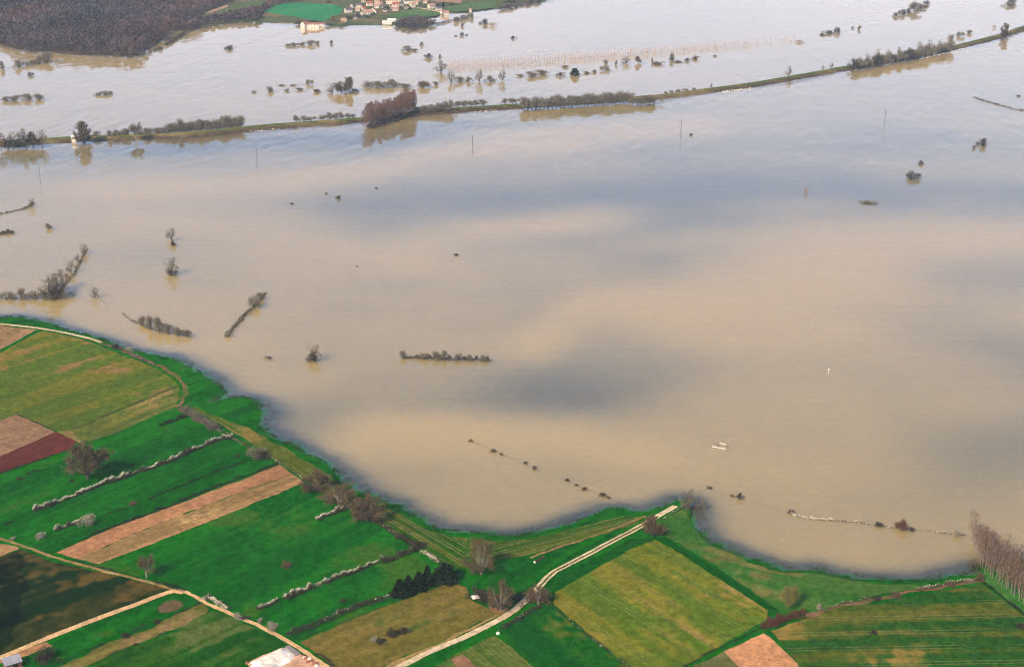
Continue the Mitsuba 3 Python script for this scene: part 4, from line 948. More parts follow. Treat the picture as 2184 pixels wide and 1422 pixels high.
hedge('bank_hedge', [(2148, 76), (2170, 66), (2200, 54)], 4.0, 2.5, 'dark hedge on the far edge of the embankment at the right edge', 'dark_twig', 0, 10, z=1.8, z0=1.8)
hedge('bank_hedge', [(1395, 222), (1430, 214), (1480, 205), (1530, 196)], 4.0, 1.5, 'thin dark scrub line along the near foot of the bare embankment stretch', 'dark_twig', 0, 8, z=.0, z0=0)
st = Mesh()
r_ = rnd(8)
for (xa, xb, n) in ((0, 75, 26), (520, 600, 14), (1000, 1060, 12), (1540, 1600, 50), (1960, 2060, 50), (1880, 1900, 6)):
    for _ in range(n):
        x = r_.uniform(xa, xb)
        p = at(x, crest_y(x) + r_.uniform(8, 12) + (6 if xa == 0 else 0), .3)
        m = trimesh.creation.icosphere(subdivisions=0, radius=r_.uniform(.35, .75))
        st.add(m.vertices * [1.3, 1, .6] * r_.uniform(.7, 1.3, (12, 1)) + p, m.faces)
scene['bank_stones'] = ply(st.get(), 'render_wall')
tag('bank_stones', 'pale stones and drift along the near waterline of the embankment', 'stones', kind='stuff')

# ---------------------------------------------------------------- shrubs and saplings in the far half of the flood
def far(kind, x, y, w, h, label, cat='shrub', group=None, name='far_shrub'):
    return plant(kind, name, x, y, w, h, label, cat, group, z=0.0)


for x, y, w, h, lab in [(12, 216, 18, 12, 'leftmost'), (32, 215, 24, 15, 'second'), (58, 213, 22, 15, 'third'), (84, 212, 22, 15, 'rightmost')]:
    far('grey_shrub', x, y, w, h, lab + ' of the four grey shrubs in the far flood by the left edge', group='four grey shrubs by the left edge')
for x, y, w, h, lab in [(208, 204, 14, 7, 'left'), (222, 203, 16, 11, 'middle'), (234, 202, 12, 9, 'right')]:
    far('grey_shrub', x, y, w, h, lab + ' of the three close grey shrubs in the far flood', group='three close grey shrubs')
for i, (x, y, w, h) in enumerate([(5, 148, 10, 20), (38, 144, 16, 18), (55, 141, 14, 14), (70, 138, 16, 14), (85, 135, 20, 17), (100, 132, 24, 26)]):
    far('grey_shrub', x, y, w, h, ['first', 'second', 'third', 'fourth', 'fifth', 'sixth and biggest'][i] + ' from the left of the shrub row below the far wood', group='shrub row below the far wood')
hedge('far_hedge', [(-20, 150), (20, 146), (60, 140), (112, 131)], 3.0, 2.0, 'low dark hedge under the shrub row below the far wood', 'dark_twig', 0, 8, z=0., z0=0)
hedge('far_hedge', [(330, 110), (345, 103)], 6.0, 4.0, 'small dark hedge scrap in the water off the wood corner', 'dark_twig', 0, 10, z=0., z0=0)
hedge('far_hedge', [(353, 99), (366, 91), (378, 83), (395, 74)], 6.0, 5.0, 'dark hedge bordering the narrow water inlet by the wood', 'dark_twig', 0, 10, z=0., z0=0)
hedge('far_hedge', [(485, 106), (520, 97), (545, 87), (568, 80), (600, 70), (615, 64)], 2.0, 1.3, 'thin straight drowned hedge pointing at the flooded white farm', 'dark_twig', 0, 5, z=0., z0=0)
hedge('far_hedge', [(562, 103), (590, 101), (612, 99)], 2.5, 1.6, 'thin level drowned hedge left of the pale shrubs in the far flood', 'dark_twig', 0, 8, z=0., z0=0)
far('dark_shrub', 491, 106, 18, 10, 'dark shrub at the near end of the thin straight hedge')
far('dark_shrub', 65, 162, 12, 9, 'lone dark shrub in the far flood by the left edge')
for i, (x, y, w, h) in enumerate([(617, 99, 14, 8), (630, 98, 16, 9), (645, 97, 14, 8), (662, 96, 18, 12), (676, 95, 12, 9)]):
    far('grey_shrub', x, y, w, h, 'grey shrub on the level drowned hedge below the flooded white farm', group='shrubs below the flooded white farm')
for x, y, w, h, k, lab in [(707, 94, 6, 9, 'dark_shrub', 'tiny tree right of the shrubs below the flooded farm'), (575, 196, 13, 13, 'brown_shrub', 'brown bush at the left start of the drowned tree line'), (541, 198, 10, 5, 'grey_shrub', 'tiny shrub left of the brown bush of the drowned tree line'),
                         (600, 183, 16, 4, 'grey_shrub', 'tiny twigs above the left start of the drowned tree line'), (625, 183, 14, 4, 'grey_shrub', 'tiny twigs left of the small tree of the drowned tree line'), (660, 180, 14, 13, 'grey_shrub', 'small tree above the drowned tree line'),
                         (612, 195, 12, 6, 'grey_shrub', 'first low shrub right of the brown bush of the drowned tree line'), (640, 193, 18, 7, 'grey_shrub', 'second low shrub right of the brown bush of the drowned tree line'),
                         (675, 197, 16, 10, 'brown_shrub', 'third low shrub, close to the big tree clump of the drowned tree line'),
                         (708, 198, 24, 22, 'grey_tree', 'left tree of the big clump in the drowned tree line'), (728, 199, 26, 26, 'brown_tree', 'middle tree of the big clump in the drowned tree line'), (745, 195, 22, 30, 'brown_tree', 'right and tallest tree of the big clump in the drowned tree line'), (755, 197, 18, 9, 'dark_shrub', 'dark shrub at the right foot of the big clump'),
                         (793, 186, 30, 18, 'grey_shrub', 'first pale shrub right of the big clump'), (818, 187, 32, 18, 'grey_shrub', 'second pale shrub right of the big clump'), (838, 184, 26, 16, 'grey_shrub', 'third pale shrub right of the big clump'), (865, 188, 28, 12, 'grey_shrub', 'fourth low pale shrub right of the big clump'),
                         (902, 187, 26, 20, 'brown_shrub', 'rounded brown tree in the middle of the drowned tree line'), (930, 182, 12, 10, 'grey_shrub', 'small shrub right of the rounded brown tree'), (962, 177, 22, 22, 'grey_tree', 'first tree of the tall group in the drowned tree line'), (982, 175, 18, 14, 'grey_shrub', 'second tree of the tall group in the drowned tree line'),
                         (1000, 175, 14, 12, 'grey_shrub', 'third tree of the tall group in the drowned tree line'), (1023, 175, 18, 26, 'grey_tree', 'fourth and tallest tree of the tall group in the drowned tree line'), (1045, 174, 20, 13, 'grey_shrub', 'fifth tree of the tall group in the drowned tree line'), (1072, 173, 17, 23, 'grey_tree', 'lone tree right of the tall group in the drowned tree line'),
                         (941, 154, 26, 24, 'grey_tree', 'cone shaped pale tree at the left end of the sapling rows'), (1110, 163, 16, 6, 'grey_shrub', 'low scrub right of the lone tree of the drowned tree line'), (1135, 164, 26, 13, 'grey_shrub', 'wide low scrub in the drowned tree line'), (1157, 160, 26, 13, 'grey_shrub', 'wide olive scrub in the drowned tree line'),
                         (1195, 162, 18, 8, 'brown_shrub', 'low brown shrub left of the round green bush'), (1226, 161, 18, 16, 'evergreen', 'round green bush in the drowned tree line'), (1250, 157, 16, 6, 'brown_shrub', 'low brown shrub right of the round green bush'), (1268, 155, 10, 7, 'brown_shrub', 'small brown shrub right of the round green bush'),
                         (1290, 151, 18, 12, 'grey_shrub', 'pale shrub in the right half of the drowned tree line'), (1205, 144, 16, 6, 'grey_shrub', 'olive scrub at the foot of the saplings'), (1292, 137, 10, 11, 'grey_shrub', 'small shrub among the right saplings'), (1314, 139, 6, 11, 'grey_shrub', 'tiny tree among the right saplings'),
                         (1334, 136, 20, 15, 'grey_tree', 'largest tree at the foot of the right saplings'), (1361, 135, 12, 15, 'brown_tree', 'tree right of the largest one at the foot of the saplings'), (1391, 134, 5, 12, 'grey_shrub', 'thin tree at the foot of the saplings'), (1405, 138, 24, 8, 'brown_shrub', 'reddish low scrub at the foot of the right saplings'),
                         (1432, 129, 10, 16, 'dark_shrub', 'dark small tree at the right end of the saplings'), (1445, 133, 22, 5, 'brown_shrub', 'low red scrub at the right end of the saplings'), (1466, 131, 10, 8, 'dark_shrub', 'dark round bush right of the saplings'), (1484, 127, 15, 9, 'brown_shrub', 'olive brown bush right of the saplings'), (1525, 121, 9, 4, 'grey_shrub', 'tiny bush right of the olive brown one'),
                         (868, 109, 22, 13, 'grey_shrub', 'grey shrub alone in the middle of the far flood'), (884, 109, 14, 6, 'grey_shrub', 'low scrub right of the grey shrub in the far flood'), (899, 97, 8, 9, 'grey_shrub', 'tiny pale tree in the far flood'), (914, 124, 14, 11, 'dark_shrub', 'dark bush in the far flood above the saplings'), (938, 123, 6, 8, 'dark_shrub', 'tiny bush right of the dark one above the saplings'),
                         (985, 76, 8, 8, 'dark_shrub', 'tiny tree in the far flood below the hedge by the village'), (972, 78, 6, 3, 'dark_shrub', 'tiny scrub left of the tiny tree below the village hedge'), (995, 76, 6, 3, 'dark_shrub', 'tiny scrub right of the tiny tree below the village hedge'),
                         (1036, 52, 18, 12, 'dark_shrub', 'grey bush of the pair right of the village'), (1048, 57, 22, 10, 'reed', 'tan bush of the pair right of the village'), (1094, 83, 10, 7, 'dark_shrub', 'lone dark bush in the far flood right of the village'), (986, 57, 8, 8, 'grey_shrub', 'small pale bush below the village hedge'),
                         (1703, 91, 25, 7, 'reed', 'tan reed patch in the far right flood'), (1752, 76, 12, 5, 'dark_shrub', 'left end of the dark scrub in the far right flood'), (1769, 72, 20, 8, 'dark_shrub', 'middle of the dark scrub in the far right flood'), (1786, 70, 13, 13, 'dark_shrub', 'dark round tree in the far right flood'),
                         (1818, 61, 6, 5, 'grey_shrub', 'left of the two tiny trees in the far right flood'), (1832, 64, 8, 11, 'grey_shrub', 'right of the two tiny trees in the far right flood'), (2152, 14, 26, 10, 'grey_shrub', 'olive bush at the upper right corner'), (2158, 6, 18, 9, 'dark_shrub', 'dark bush behind the olive one at the upper right corner'),
                         (2120, 60, 10, 7, 'reed', 'pale reed tuft above the embankment near the right edge'), (2028, 84, 12, 10, 'grey_shrub', 'left of the three shrubs in the water behind the right thicket'), (2048, 78, 14, 13, 'grey_shrub', 'middle of the three shrubs in the water behind the right thicket'), (2067, 72, 12, 9, 'grey_shrub', 'right of the three shrubs in the water behind the right thicket')]:
    far(k, x, y, w, h, lab, 'tree' if 'tree' in k or ' tree' in lab.split(' of ')[0].split(' in ')[0] else 'shrub')
for i, (x, y, w, h) in enumerate([(1910, 36, 12, 9), (1924, 32, 15, 13), (1938, 28, 14, 10), (1950, 24, 24, 20), (1966, 19, 16, 10), (1976, 10, 12, 10)]):
    far('brown_shrub' if i in (0, 3) else 'dark_shrub', x, y, w, h, ['nearest', 'second', 'third', 'fourth and biggest', 'fifth', 'farthest'][i] + ' shrub of the slanting row at the upper right', group='slanting shrub row at the upper right')
rest = Mesh()
r_ = rnd(55)
for j in range(9):
    for i in range(105):
        a = (i + .4 * (j % 2) + r_.uniform(-.25, .25)) / 105
        x, y = 955 + a * 745, (150 - 60 * a ** 1.15) - (j + r_.uniform(-.3, .3)) * 1.75 * (1 - .45 * a)
        hp = (11 - 2.5 * a) * r_.uniform(.6, 1.15)
        if r_.random() < .18 + .5 * a ** 4:
            continue
        if j < 3:
            far('sapling', x, y, 6.5, hp, 'thin pale pink sapling of the three nearest plantation rows in the far flood', 'tree', 'pale saplings in the near rows in the far flood', 'sapling')
        else:
            p = at(x, y)
            n = 34
            z = r_.random(n)
            P = np.column_stack([p[0] + r_.normal(size=n) * .75 * (1.1 - z), p[1] + r_.normal(size=n) * .75 * (1.1 - z), z * 6.5])
            rest.add(*slivers(P, unit(r_.normal(size=(n, 3)) * .35 + [0, 0, 1]), r_.uniform(.8, 1.4, n), r_.uniform(.10, .2, n), r_))
scene['sapling_rows'] = ply(rest.get(), 'pink_twig')
tag('sapling_rows', 'far rows of thin pale pink saplings standing in the far flood', 'saplings', kind='stuff')

# ---------------------------------------------------------------- the far wood and the village
r_ = rnd(31)
zone = Polygon([tuple(at(x, y, 1.6)[:2]) for x, y in [(-420, 80), (0, 93), (33, 102), (77, 112), (113, 110), (167, 117), (233, 120), (285, 122), (307, 109), (322, 98), (347, 83), (368, 64), (400, 63), (430, 57), (425, 40), (440, 26), (482, 9), (520, -6), (520, -50), (-500, -50)]])
strip = Polygon([tuple(at(x, y, 1.6)[:2]) for x, y in [(425, 57), (440, 55), (483, 48), (533, 45), (552, 46), (567, 26), (600, 8), (640, 4), (632, -2), (600, 0), (560, 18), (520, 26), (470, 36), (428, 44)]])
copse = Polygon([tuple(at(x, y, 1.0)[:2]) for x, y in [(842, 54), (850, 60), (872, 63), (905, 58), (930, 52), (905, 44), (880, 41), (855, 46)]])
hole = [Polygon([tuple(at(x, y, 1.6)[:2]) for x, y in q]) for q in ([(0, 42), (22, 38), (35, 42), (50, 37), (70, 38), (55, 44), (20, 44)], [(155, 22), (192, 12), (192, 17), (160, 26)], [(380, 7), (430, -6), (436, 8), (402, 18)])]


def wood_patch(poly, step, hh, ww, n, seed, z0=1.2):
    r = rnd(seed)
    x0, y0, x1, y1 = poly.bounds
    X, Y = np.meshgrid(np.arange(x0, x1, step), np.arange(y0, y1, step * 1.25))
    P = np.stack([X.ravel(), Y.ravel()], 1) + r.uniform(-.5, .5, (X.size, 2)) * step
    ok = shapely.contains_xy(poly, P[:, 0], P[:, 1])
    for q in hole:
        ok &= ~shapely.contains_xy(q, P[:, 0], P[:, 1])
    P = P[ok]
    m = len(P)
    s = r.uniform(.7, 1.2, m) * (.8 + .45 * vnoise(P[:, 0] / 60, P[:, 1] / 80, 3))
    c = np.repeat(np.arange(m), n)
    k = len(c)
    d = unit(r.normal(size=(k, 3)) + np.array([0, 0, .6]))
    rad = r.uniform(.72, 1.0, k)
    pos = np.column_stack([P[c] + d[:, :2] * rad[:, None] * ww * .5 * s[c][:, None], z0 + s[c] * hh * (.56 + .40 * d[:, 2] * rad)])
    ta = unit(np.cross(d + .45 * r.normal(size=(k, 3)), r.normal(size=(k, 3))))
    tb = unit(np.cross(d + .45 * r.normal(size=(k, 3)), ta))
    S = (r.uniform(.07, .17, k) * ww)[:, None]
    soup = np.stack([pos - ta * S, pos + tb * S, pos + ta * S * .6 - tb * S * .7], 1).reshape(-1, 3)
    tint = (r.uniform(.6, 1.4, m) * (.55 + .9 * vnoise(P[:, 0] / 45, P[:, 1] / 70, 8)))[:, None] * (1 + np.array([.25, 0, -.12]) * (vnoise(P[:, 0] / 80, P[:, 1] / 120, 9)[:, None] - .45) * 2)
    return (soup, np.arange(3 * k).reshape(k, 3)), np.repeat(tint[c], 3, 0)


a, tint = wood_patch(zone, 8.2, 15.0, 9.0, 60, 32)
scene['wood'] = ply(a, 'wood_twig', tint)
tag('wood', 'bare purple brown woodland on the far bank at the upper left', 'wood', kind='stuff')
a, tint = wood_patch(strip, 6.5, 9.0, 8.0, 60, 33)
scene['thicket'] = ply(a, 'wood_twig', tint)
tag('thicket', 'long purple grey thicket between the wood and the bright green far field', 'thicket', kind='stuff')
a, tint = wood_patch(copse, 5.5, 6.0, 6.5, 60, 34, .2)
scene['flooded_thicket'] = ply(a, 'wood_twig', tint)
tag('flooded_thicket', 'low flooded thicket in front of the village', 'thicket', kind='stuff')
a, tint = wood_patch(Polygon([tuple(at(x, y, .5)[:2]) for x, y in [(1062, 23), (1085, 21), (1108, 14), (1160, 5), (1150, 2), (1105, 8), (1080, 14)]]), 6.0, 5.0, 6.5, 60, 35, .2)
scene['spit_thicket'] = ply(a, 'wood_twig', tint)
tag('spit_thicket', 'low grey thicket on the spit of land right of the village', 'thicket', kind='stuff')
hedge('far_hedge', [(932, 53), (950, 49), (965, 46), (985, 42), (1005, 36)], 7.0, 4.0, 'dark hedge running out into the water right of the village', 'dark_twig', 0, 8, z=0., z0=0)
for i, (x, y, w, h) in enumerate([(975, 46, 14, 12), (990, 42, 14, 12), (1003, 38, 14, 14)]):
    far('grey_shrub', x, y, w, h, ['left', 'middle', 'right'][i] + ' grey tree on the hedge right of the village', 'tree', 'grey trees on the village hedge', 'far_tree')


def house(name, x, y, wpx, wall, roof, rot, label, long=1.5, hh=3.6, cat='house', z=1.6, storeys=1, chimney=True, group=None):
    key = numbered(name)
    wpx, hh = (wpx * .84, hh * .9) if name == 'house' else (wpx, hh)
    p = at(x, y, z)
    s, c = ppm(p)
    w = wpx / s / long                                   # gable width; the ridge runs along local x
    L = w * long
    rise = w * .42
    base = np.array([[-L / 2, -w / 2], [L / 2, -w / 2], [L / 2, w / 2], [-L / 2, w / 2]])
    v = [[a, b, -1.5] for a, b in base] + [[a, b, hh] for a, b in base] + [[-L / 2, 0, hh + rise], [L / 2, 0, hh + rise]]
    f = [[0, 1, 5], [0, 5, 4], [1, 2, 6], [1, 6, 5], [2, 3, 7], [2, 7, 6], [3, 0, 4], [3, 4, 7], [4, 7, 8], [5, 9, 6]]
    t = T().translate([float(p[0]), float(p[1]), float(p[2])]).rotate([0, 0, 1], rot)
    scene[key + '__wall'] = ply((v, f), wall, to_world=t)
    m = Mesh()
    o, e = .5, .25
    for sgn in (-1, 1):
        a = np.array([[-L / 2 - o, 0, hh + rise + .1], [L / 2 + o, 0, hh + rise + .1], [L / 2 + o, sgn * (w / 2 + o), hh - o * .84 + .1], [-L / 2 - o, sgn * (w / 2 + o), hh - o * .84 + .1]])
        b = a + [0, 0, e]
        m.add(np.vstack([a, b]), [[4, 5, 6], [4, 6, 7], [0, 2, 1], [0, 3, 2], [2, 3, 7], [2, 7, 6], [0, 4, 7], [0, 7, 3], [1, 2, 6], [1, 6, 5]])
    scene[key + '__roof'] = ply(m.get(), roof, to_world=t)
    if chimney:
        m = Mesh(); m.box([L * .3, w * .12, hh + rise + .3], [.7, .9, 1.6])
        scene[key + '__roof__chimney'] = ply(m.get(), 'brick', to_world=t)
    n = max(2, int(L / 4))
    for k in range(n):
        m = Mesh(); m.box([-L / 2 + L * (k + .5) / n, -w / 2 - .02, hh * .55], [1.0, .08, 1.3])
        scene[numbered(key + '__window')] = ply(m.get(), 'dark_opening', to_world=t)
    for sgn in (-1, 1):
        m = Mesh(); m.box([sgn * (L / 2 + .02), 0, hh * .55], [.08, 1.0, 1.3])
        scene[numbered(key + '__window')] = ply(m.get(), 'dark_opening', to_world=t)
    tag(key, label, cat, group)


HS = [('house', 743, 27, 17, 'render_wall', 'slate_roof', 30, 'large white house with dark slate roof at the left edge of the village', 1.5, 5.0), ('house', 752, 17, 9, 'render_wall', 'slate_roof', 60, 'small white gabled house behind the large slate roofed one', 1.4, 4.5),
      ('house', 763, 24, 12, 'cream_wall', 'orange_roof', 10, 'cream house right of the large slate roofed one', 1.5, 3.6), ('house', 766, 16, 14, 'render_wall', 'slate_roof', -5, 'grey roofed house behind the cream one', 1.8, 3.6),
      ('house', 784, 31, 22, 'render_wall', 'pink_roof', 25, 'long house with pink roof in the near row of the village', 2.0, 4.6), ('house', 772, 33, 7, 'render_wall', 'pink_roof', 80, 'small white gable beside the long pink roof', 1.2, 4.5), ('house', 788, 13, 15, 'render_wall', 'red_roof', 20, 'white house with strong red roof in the back of the village', 1.5, 5.0),
      ('house', 803, 18, 12, 'render_wall', 'pink_roof', 15, 'bright white house in the middle of the village', 1.4, 5.0), ('house', 801, 29, 10, 'render_wall', 'red_roof', 70, 'small white house with red gable right of the long pink roof', 1.4, 4.6), ('house', 804, 8, 13, 'cream_wall', 'orange_roof', 10, 'cream house at the top edge of the village', 1.6, 4.0),
      ('house', 830, 9, 16, 'render_wall', 'orange_roof', 5, 'large white fronted house at the top edge of the village', 1.3, 6.0), ('house', 844, 15, 16, 'render_wall', 'red_roof', 15, 'house with the brightest red roof, right of the village centre', 1.5, 4.6), ('house', 843, 23, 14, 'render_wall', 'pink_roof', 10, 'low pale house below the brightest red roof', 1.8, 3.0),
      ('house', 843, 6, 15, 'render_wall', 'pink_roof', 10, 'pink roofed house behind the brightest red roof', 1.5, 4.4), ('house', 872, 8, 24, 'render_wall', 'slate_roof', 15, 'long house with purple grey roof at the top of the village', 1.8, 5.4), ('house', 880, 15, 12, 'render_wall', 'orange_roof', 30, 'white cube like house by the pale road', 1.2, 5.0),
      ('house', 888, 10, 12, 'cream_wall', 'orange_roof', 20, 'house with orange roof right of the purple grey one', 1.5, 4.2), ('house', 907, 7, 10, 'render_wall', 'pink_roof', 5, 'white house alone at the upper right of the village', 1.4, 3.8), ('house', 920, 18, 16, 'render_wall', 'pink_roof', 35, 'white gabled house with pale pink roof at the right of the village', 1.5, 5.0),
      ('house', 936, 22, 14, 'render_wall', 'slate_roof', 25, 'grey roofed barn at the right of the village', 1.8, 3.6), ('house', 943, 29, 9, 'render_wall', 'pink_roof', 50, 'small white house at the right waterside end of the village', 1.3, 3.6), ('house', 952, 31, 12, 'cream_wall', 'pink_roof', 15, 'pinkish house at the very water edge right of the village', 1.6, 3.4),
      ('house', 1003, 24, 6, 'render_wall', 'pink_roof', 10, 'tiny white hut at the waterline right of the village', 1.4, 3.0), ('shed', 826, 51, 20, 'render_wall', 'white_paint', -8, 'near one of the two long white sheds at the waterline', 4.0, 2.4), ('shed', 836, 46, 18, 'render_wall', 'white_paint', -8, 'far one of the two long white sheds at the waterline', 4.0, 2.4),
      ('farmhouse', 650, 57, 15, 'render_wall', 'barn_roof', 60, 'white gabled end of the flooded farm', 1.4, 4.4), ('farm_wing', 668, 57, 26, 'render_wall', 'barn_roof', -3, 'long white wing of the flooded farm', 3.4, 3.4), ('farm_wing', 684, 55, 14, 'render_wall', 'barn_roof', 8, 'right hand white wing of the flooded farm', 2.6, 3.0),
      ('house', 761, 32, 10, 'render_wall', 'slate_roof', 20, 'dark roofed shed in the near row of the village', 1.5, 2.6), ('house', 757, 41, 11, 'render_wall', 'slate_roof', 20, 'lowest dark roofed cottage left of the long pink roof', 1.6, 2.8), ('house', 733, 46, 14, 'cream_wall', 'orange_roof', 12, 'cream cottage with tan roof nearest to the water', 1.8, 2.6), ('house', 815, 17, 9, 'render_wall', 'slate_roof', 25, 'small grey roofed house between the white and red ones', 1.5, 3.4),
      ('house', 776, 22, 9, 'render_wall', 'red_roof', 40, 'small red roofed house left behind the long pink roof', 1.4, 3.8), ('house', 796, 24, 8, 'render_wall', 'slate_roof', 70, 'small grey roofed gable behind the long pink roof', 1.3, 3.8), ('house', 812, 11, 9, 'render_wall', 'pink_roof', 30, 'small pale roofed house at the upper middle of the village', 1.4, 3.8),
      ('house', 818, 4, 10, 'render_wall', 'red_roof', 10, 'red roofed house at the very top edge of the village', 1.5, 4.0), ('house', 855, 4, 11, 'render_wall', 'pink_roof', 60, 'pale gabled house left of the purple grey roof', 1.3, 4.4), ('house', 857, 13, 9, 'render_wall', 'slate_roof', 20, 'small dark roofed house right of the brightest red roof', 1.4, 3.6), ('house', 894, 4, 9, 'render_wall', 'pink_roof', 40, 'small pale roofed house at the top right of the village', 1.4, 3.6),
      ('house', 833, 19, 8, 'cream_wall', 'pink_roof', 15, 'small cream cottage left below the brightest red roof', 1.5, 3.2), ('house', 775, 5, 10, 'render_wall', 'slate_roof', 15, 'grey roofed house at the top left of the village', 1.5, 3.8), ('house', 927, 14, 8, 'render_wall', 'slate_roof', 60, 'small gable behind the white gabled house at the right', 1.2, 3.8),
      ('house', 863, 19, 13, 'render_wall', 'slate_roof', 10, 'low grey roofed house below the purple grey roof', 1.8, 3.0), ('house', 821, 25, 10, 'render_wall', 'slate_roof', 15, 'low dark house in the gardens below the village centre', 1.8, 2.8)]
for nm, x, y, w, wl, rf, rot, lab, lg, hh in HS:
    house(nm, x, y, w, wl, rf, rot, lab, lg, hh, 'shed' if nm == 'shed' else 'house', chimney=nm in ('house', 'farmhouse'))
for x, y, w, h, k, lab in [(945, 16, 7, 12, 'conifer', 'dark conifer at the right of the village'), (875, 20, 6, 7, 'conifer', 'small dark conifer beside the pale village road'), (712, 46, 16, 12, 'willow', 'yellow green willow at the waterline left of the village'), (762, 37, 14, 10, 'dark_shrub', 'dark garden tree among the near village houses'),
                         (745, 42, 16, 9, 'dark_shrub', 'dark garden bush in front of the dark roofed cottage'), (726, 50, 12, 7, 'dark_shrub', 'dark bush beside the cream cottage'), (730, 52, 18, 9, 'reed', 'tan bush at the waterline left of the village'), (796, 33, 12, 6, 'dark_shrub', 'dark garden bush right of the long pink roof'), (825, 20, 14, 8, 'dark_shrub', 'dark garden trees in the middle of the village'),
                         (855, 20, 14, 8, 'grey_shrub', 'grey garden tree below the purple grey roof'), (896, 12, 10, 9, 'grey_tree', 'small bare tree at the top of the village road'), (934, 17, 14, 9, 'dark_shrub', 'dark garden trees behind the grey barn'), (815, 4, 16, 8, 'dark_shrub', 'dark trees at the top edge of the village'), (700, 52, 18, 8, 'grey_shrub', 'grey scrub right of the flooded farm'), (638, 50, 22, 9, 'brown_shrub', 'brown scrub left of the flooded farm'), (668, 50, 26, 8, 'dark_shrub', 'dark scrub behind the flooded farm'),
                         (701, 7, 9, 6, 'dark_shrub', 'dark tree at the upper edge of the bright green far field'), (1090, 6, 26, 6, 'dark_shrub', 'dark tree row at the top edge right of the village'), (966, 11, 14, 4, 'dark_shrub', 'dark hedge scrap in the right far field'), (783, 38, 10, 5, 'dark_shrub', 'dark garden bush below the long pink roof')]:
    plant(k, 'far_tree', x, y, w, h, lab, 'tree' if k in ('conifer', 'willow', 'grey_tree') or 'tree' in lab else 'bush', z=1.6)
rl = LineString([tuple(at(x, y, 1.6)[:2]) for x, y in [(862, 15), (880, 18), (897, 18), (920, 22), (941, 27), (950, 30)]])
sheet_ground('village_road', drape(rl.buffer(3.0, cap_style='flat'), 1.0), ROWS['track_stone'])
tag('village_road', kind='structure')
house('hut', 158, 299, 9, 'render_wall', 'white_paint', 5, 'tiny pale hut on the embankment beside the tall tree', 1.5, 3.2, 'hut', z=1.4, chimney=False)

# ---------------------------------------------------------------- power poles across the flood
for x, y, h, lab in [(87, 395, 46, 'leftmost'), (549, 354, 36, 'second from the left'), (1008, 325, 36, 'middle'), (1452, 292, 34, 'second from the right'), (1886, 270, 36, 'rightmost')]:
    key = numbered('power_pole')
    p = at(x, y)
    s, c = ppm(p)
    hm = h / s / c
    m = Mesh()
    for sx in (-1, 1):
        for sy in (-1, 1):
            m.tube([sx * .45, sy * .45, -1.5], [sx * .12, sy * .12, hm], .07, .05, 4)
    for k in range(7):
        z0, z1 = hm * k / 7, hm * (k + 1) / 7
        a0, a1 = .45 - .33 * k / 7, .45 - .33 * (k + 1) / 7
        for u in ((1, 0), (0, 1), (-1, 0), (0, -1)):
            q = np.array([[u[0] - u[1], u[0] + u[1]], [u[0] + u[1], u[1] - u[0]]])
            m.tube([*(q[0] * a0), z0], [*(q[1] * a1), z1], .03, .03, 3)
    tt = T().translate([float(v) for v in p]).rotate([0, 0, 1], 20)
    scene[key + '__mast'] = ply(m.get(), 'grey_steel', to_world=tt)
    for k in (.82, .94):
        m = Mesh(); m.tube([0, -2.2, hm * k], [0, 2.2, hm * k], .12, .12, 4)
        scene[numbered(key + '__crossarm')] = ply(m.get(), 'grey_steel', to_world=tt)
    tag(key, lab + ' of the five thin grey power pylons standing in the flood', 'pylon', 'power pylons in the flood')

# ---------------------------------------------------------------- small things
# the white rails that stand out of the flood
a, b, c_, d_ = at(1534, 944.5, .6), at(1549, 948, .6), at(1519, 951.5, .6), at(1548, 957.5, .6)
for nm, (u, v), bs in (('long_rail', (c_, d_), 'white_paint'), ('short_rail', (a, b), 'white_paint')):
    m = Mesh()
    dd = v - u
    m.box((u + v) / 2, [np.hypot(dd[0], dd[1]), .32, .32], math.atan2(dd[1], dd[0]))
    scene['rail_pen__' + nm] = ply(m.get(), bs)
for u, v in ((a, at(1528.5, 951.8, .6)), (b, at(1553, 952, .6))):
    m = Mesh(); dd = v - u
    m.box((u + v) / 2 - [0, 0, .1], [np.hypot(dd[0], dd[1]), .2, .25], math.atan2(dd[1], dd[0]))
    scene[numbered('rail_pen__cross_rail')] = ply(m.get(), 'timber')
for u in (a, b, c_, d_):
    m = Mesh(); m.tube([u[0], u[1], -1.2], [u[0], u[1], .75], .12, .12, 6)
    scene[numbered('rail_pen__post')] = ply(m.get(), 'timber')
tag('rail_pen', 'pen of two white rails on dark posts standing in the flood', 'railing')
p = at(1767, 793)
m = Mesh(); m.tube([p[0], p[1], -1], [p[0], p[1], 1.6], .28, .28, 8); m.box([p[0], p[1], 1.75], [.8, .4, .35])
scene['marker_post'] = ply(m.get(), 'white_paint')
tag('marker_post', 'lone white marker post in the middle of the right hand flood', 'post')
# shelter
p = at(1014, 1281, .9)
for sx in (-1, 1):
    for sy in (-1, 1):
        m = Mesh(); m.box([p[0] + sx * 1.1, p[1] + sy * .8, 1.75], [.14, .14, 1.8])
        scene[numbered('field_shelter__post')] = ply(m.get(), 'timber')
m = Mesh(); m.box([0, 0, 0], [3.0, 2.4, .12])
scene['field_shelter__roof'] = ply(m.get(), 'white_paint', to_world=T().translate([float(p[0]), float(p[1]), 2.75]).rotate([0, 0, 1], 25).rotate([1, 0, 0], 8))
m = Mesh(); m.box([p[0], p[1] + .9, 1.75], [2.2, .08, 1.7])
scene['field_shelter__back_wall'] = ply(m.get(), 'timber')
tag('field_shelter', 'small field shelter with a white sloping roof under dark bushes', 'shelter')
